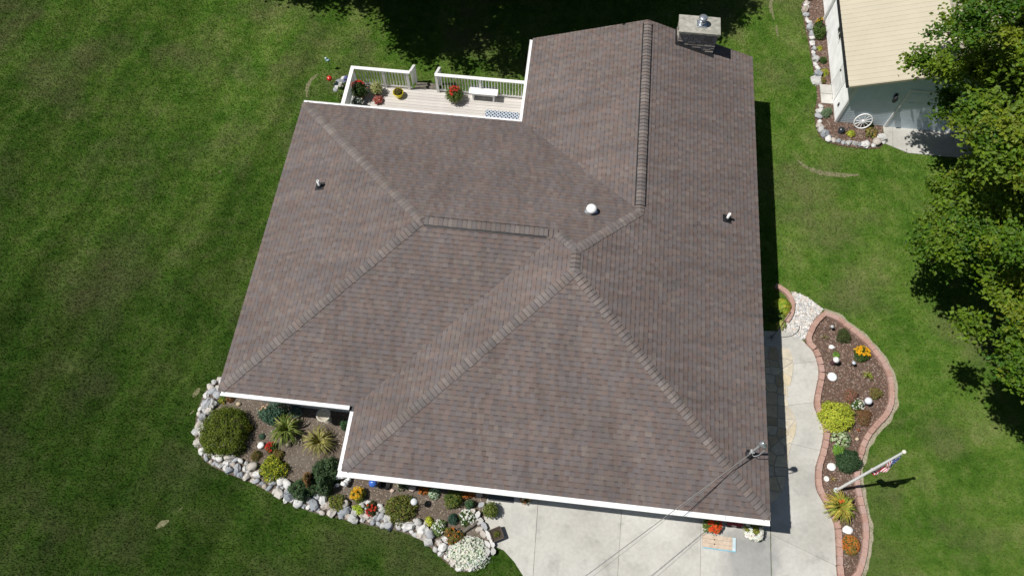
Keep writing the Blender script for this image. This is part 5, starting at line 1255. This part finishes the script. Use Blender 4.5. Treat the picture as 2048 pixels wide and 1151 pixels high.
lathe_thing('garden_statuette', 'small white capped garden figure with a long dark shadow', 'garden ornament', 1674, 718, [('body', [(.07, 0), (.08, .10), (.06, .26), (.035, .36)], (.10, .05, .06), MAT_MIX), ('cap', [(.10, .35), (.11, .38), (.06, .46), (.004, .5)], WS, MAT_MIX)], h=.42)
lathe_thing('red_stake_ball', 'red glass ball on the lawn left of the deck', 'garden ornament', 659, 157, [('stake', [(.012, 0), (.012, .3)], (.06, .06, .06), MAT_MIX), ('globe', ball(.11, .38), (.55, .03, .02), MAT_GLOSS)], gz=0, h=.38)
p = G(661, 138); t = thing('glass_bird_stake', 'pale blue glass ornament on a thin stake behind the red ball', 'garden ornament', (p.x, p.y, 0))
bb = MB(); bb.tube([(0, 0, 0), (0, 0, .45)], .01, 6, (.05, .05, .05)); bb.build('stake', MAT_MIX, t)
bb = MB(); bb.blob((0, 0, .5), (.10, .06, .06), 3, (.25, .42, .46), amp=.1); bb.blob((-.06, .03, .58), (.06, .05, .05), 5, (.45, .6, .62), amp=.1); bb.build('glass_bird', MAT_GLOSS, t)
p = G(1680, 265); t = thing('watering_can', 'dark watering can on the mulch left of the wagon wheel', 'watering can', (p.x, p.y, .03))
bb = MB(); bb.lathe([(.11, 0), (.11, .18), (.07, .22), (.004, .22)], (0, 0, 0), 16, (.03, .04, .05)); bb.build('body', MAT_GLOSS, t)
bb = MB(); bb.tube([(.09, 0, .05), (.2, .02, .16), (.26, .03, .24)], [.022, .016, .024], 8, (.03, .04, .05)); bb.build('spout', MAT_GLOSS, t)
bb = MB(); bb.tube(spline([(-.10, 0, .16), (-.16, 0, .24), (-.04, 0, .32), (.04, 0, .23)], .04), .010, 6, (.03, .04, .05)); bb.build('handle', MAT_GLOSS, t)
# driveway mat, dark mat, red ride-on wagon piece
p = G(1437, 1084); t = thing('driveway_board', 'tan board with pale blue edges lying on the driveway', 'board', (p.x, p.y, .024), YAW - math.radians(1))
L, W = .50, .19
for j in range(3):
    bb = MB(); bb.box(-L, L - .1, -W + j * .127, -W + j * .127 + .122, .012, .05, (.52, .42, .33)); bb.build('plank', MAT_MIX, t)
bb = MB(); bb.box(-L + .02, L, -W - .03, -W - .002, .0, .045, (.22, .48, .60)); bb.box(L - .098, L, -W, W, .0, .046, (.50, .62, .66)); bb.build('blue_edge', MAT_MIX, t)
bb = MB(); [bb.lathe([(.022, .051), (.018, .056)], (-.14, y, 0), 10, (.06, .05, .045)) for y in (.06, -.07)]; bb.build('bolt', MAT_MIX, t)
p = G(1003, 992); t = thing('dark_entry_mat', 'dark grey mat in front of the entry door under the eave', 'mat', (p.x, p.y, .024), YAW)
bb = MB(); bb.box(-.40, .40, -.16, .22, 0, .012, (.09, .10, .11)); bb.build('mat_base', MAT_CLOTH, t)
bb = MB(); bb.box(-.40, .40, -.16, -.135, .013, .02, (.05, .055, .06)); bb.box(-.40, .40, .195, .22, .013, .02, (.05, .055, .06)); bb.build('mat_edge', MAT_CLOTH, t)
p = G(1466, 1044); t = thing('red_toy_wagon', 'small red wagon tucked under the eave beside the white petunias', 'wagon', (p.x, p.y, .024), YAW)
bb = MB(); bb.box(-.22, .22, -.13, .15, .13, .145, (.45, .07, .06)); [bb.box(*q, .145, .24, (.48, .08, .07)) for q in ((-.22, .22, -.13, -.115), (-.22, .22, .135, .15), (-.22, -.205, -.115, .135), (.205, .22, -.115, .135))]; bb.build('tray', MAT_GLOSS, t)
for sx in (-.15, .15):
    for sy in (-.16, .17):
        bb = MB(); bb.tube([(sx, sy, .08), (sx, sy + .02, .08)], .08, 14, (.02, .02, .02)); bb.build('wheel', MAT_MIX, t)
bb = MB(); bb.tube([(-.22, 0, .15), (-.36, .03, .35), (-.36, .0, .37)], .012, 6, (.75, .75, .74)); bb.build('handle', MAT_MIX, t)
# iron plant hook with basket by the east wall
p = G(1541, 676); t = thing('shepherd_hook', 'black iron plant hook beside the east wall', 'plant hook', (p.x, p.y, .03))
bb = MB(); bb.tube(spline([(0, 0, 0), (0, 0, .9), (.02, .05, 1.35), (.14, .2, 1.5), (.27, .36, 1.38), (.26, .38, 1.28)], .06), .012, 6); bb.build('hook_pole', MAT_IRON, t)
bb = MB(); [bb.tube([(0, 0, .06), (.09 * math.cos(a), .09 * math.sin(a), .05), (.10 * math.cos(a), .10 * math.sin(a), 0)], .008, 5) for a in (0, 1.57, 3.14, 4.71)]; bb.build('foot_prongs', MAT_IRON, t)
# weathered trough beside the ledge stones
p = G(940, 1054); t = thing('weathered_log', 'weathered grey log lying between white flowers and ledge stones', 'log', (p.x, p.y, .03), math.radians(35))
bb = MB(); bb.tube([(-.3, 0, .07), (-.1, .01, .075), (.12, -.01, .07), (.3, 0, .06)], [.05, .065, .06, .045], 9); bb.tube([(.05, .03, .08), (.12, .16, .12)], [.03, .02], 6); bb.build('wood', MAT_OLDWOOD, t)

# flagpole with limp flag
p = G(1672, 980); q = G(1808, 903, 4.55); t = thing('flagpole', 'white flagpole standing in the brick bed', 'flagpole', (p.x, p.y, .03))
tip = Vector((q.x - p.x, q.y - p.y, 4.5))
bb = MB(); bb.tube([Vector((0, 0, 0)), tip * .5, tip], [.045, .040, .030], 12); bb.build('pole', MAT_WHITE, t)
bb = MB(); bb.lathe(ball(.055, .03), tip, 14, (.75, .72, .6)); bb.build('finial', MAT_GLOSS, t)
bb = MB(); bb.lathe([(.09, 0), (.085, .05), (.05, .07)], (0, 0, 0), 14, (.6, .68, .7)); bb.build('collar', MAT_MIX, t)
fl = thing('american_flag', 'limp stars and stripes flag hanging from the flagpole', 'flag', (p.x, p.y, .03))
NT_, NS_ = 39, 44; V = []; F = []; C = []
for j in range(NS_ + 1):
    s = j / NS_
    for i in range(NT_ + 1):
        tt = i / NT_; z = 4.30 - .90 * tt * (1 - .2 * s) - 1.65 * s ** 1.05
        f = max(0, min(1, z / 4.5)); c = tip * f; a = -1.05 + 1.5 * s * s
        fold = .055 * math.sin(s * 17 + tt * 5) * min(1, s * 4); out = .035 + (.24 * s ** .5 + .02 * math.sin(s * 9 + tt * 8)) * (.55 + .45 * math.sin(tt * 3.1))
        V.append((c.x + math.cos(a) * out - math.sin(a) * fold, c.y + math.sin(a) * out + math.cos(a) * fold, z))
for j in range(NS_):
    for i in range(NT_):
        k = j * (NT_ + 1) + i; F.append((k, k + 1, k + NT_ + 2, k + NT_ + 1))
        if i < 21 and j < 18: C.append((.75, .75, .75) if (i % 4 == 1 and (j + (i // 4) % 2) % 3 == 1) else (.03, .06, .22))
        else: C.append((.45, .04, .05) if (i // 3) % 2 == 0 else (.74, .73, .72))
np_mesh('flag_cloth', np.array(V), np.array(F), np.array(C), MAT_CLOTH, fl, smooth=True)
bb = MB(); bb.tube([tip * .50 + Vector((.04, -.03, 0)), tip * .96 + Vector((.04, -.03, 0))], .004, 4); bb.build('halyard', MAT_WHITE2, fl)

# ================================================================== LAWN GRASS (uncountable)
NB = 640000
X = rng.uniform(-25, 25, NB * 2); Y = rng.uniform(.5, 28, NB * 2)
zc_ = Y * CP + CAM_H * SP; uu = 1024 + FOC * X / zc_; ok = (uu > -60) & (uu < 2110)
for poly in [BED_L_POLY, BED_R_POLY, BED_S_POLY, DRIVE, PATH, GRAV, [tuple(HW(x, y).xy) for x, y in wallpoly(.7)], [tuple(HW(*q).xy) for q in ((SX0, SY0), (SX1, SY0), (SX1, SY1), (SX0, SY1))], ap,
             [tuple(HW(*q).xy) for q in ((10.2, 20.4), (10.66, 20.4), (10.66, 21.4), (10.2, 21.4))]]: ok &= ~inside(poly, X, Y)
rn = rng.random(len(X))
for poly in DRY: ok &= ~(inside(poly, X, Y) & (rn < .93))
for poly in WORN: ok &= ~(inside(poly, X, Y) & (rn < .72))
X, Y = X[ok][:NB], Y[ok][:NB]; n = len(X)
A = rng.uniform(0, 6.283, n); L = rng.uniform(.035, .085, n); ln_ = rng.uniform(.1, .9, n); W = rng.uniform(.006, .013, n); LA = rng.uniform(0, 6.283, n)
dx, dy = np.cos(A) * W, np.sin(A) * W
base = np.stack([X, Y, np.zeros(n)], 1)
V = np.stack([base + np.stack([dx, dy, 0 * X], 1), base - np.stack([dx, dy, 0 * X], 1), base + np.stack([np.cos(LA) * L * ln_, np.sin(LA) * L * ln_, L], 1)], 1).reshape(-1, 3)
g_ = rng.uniform(.65, 1.55, (n, 1)); C = np.concatenate([g_ * rng.uniform(.9, 1.25, (n, 1)), g_, g_ * rng.uniform(.7, 1.2, (n, 1))], 1)
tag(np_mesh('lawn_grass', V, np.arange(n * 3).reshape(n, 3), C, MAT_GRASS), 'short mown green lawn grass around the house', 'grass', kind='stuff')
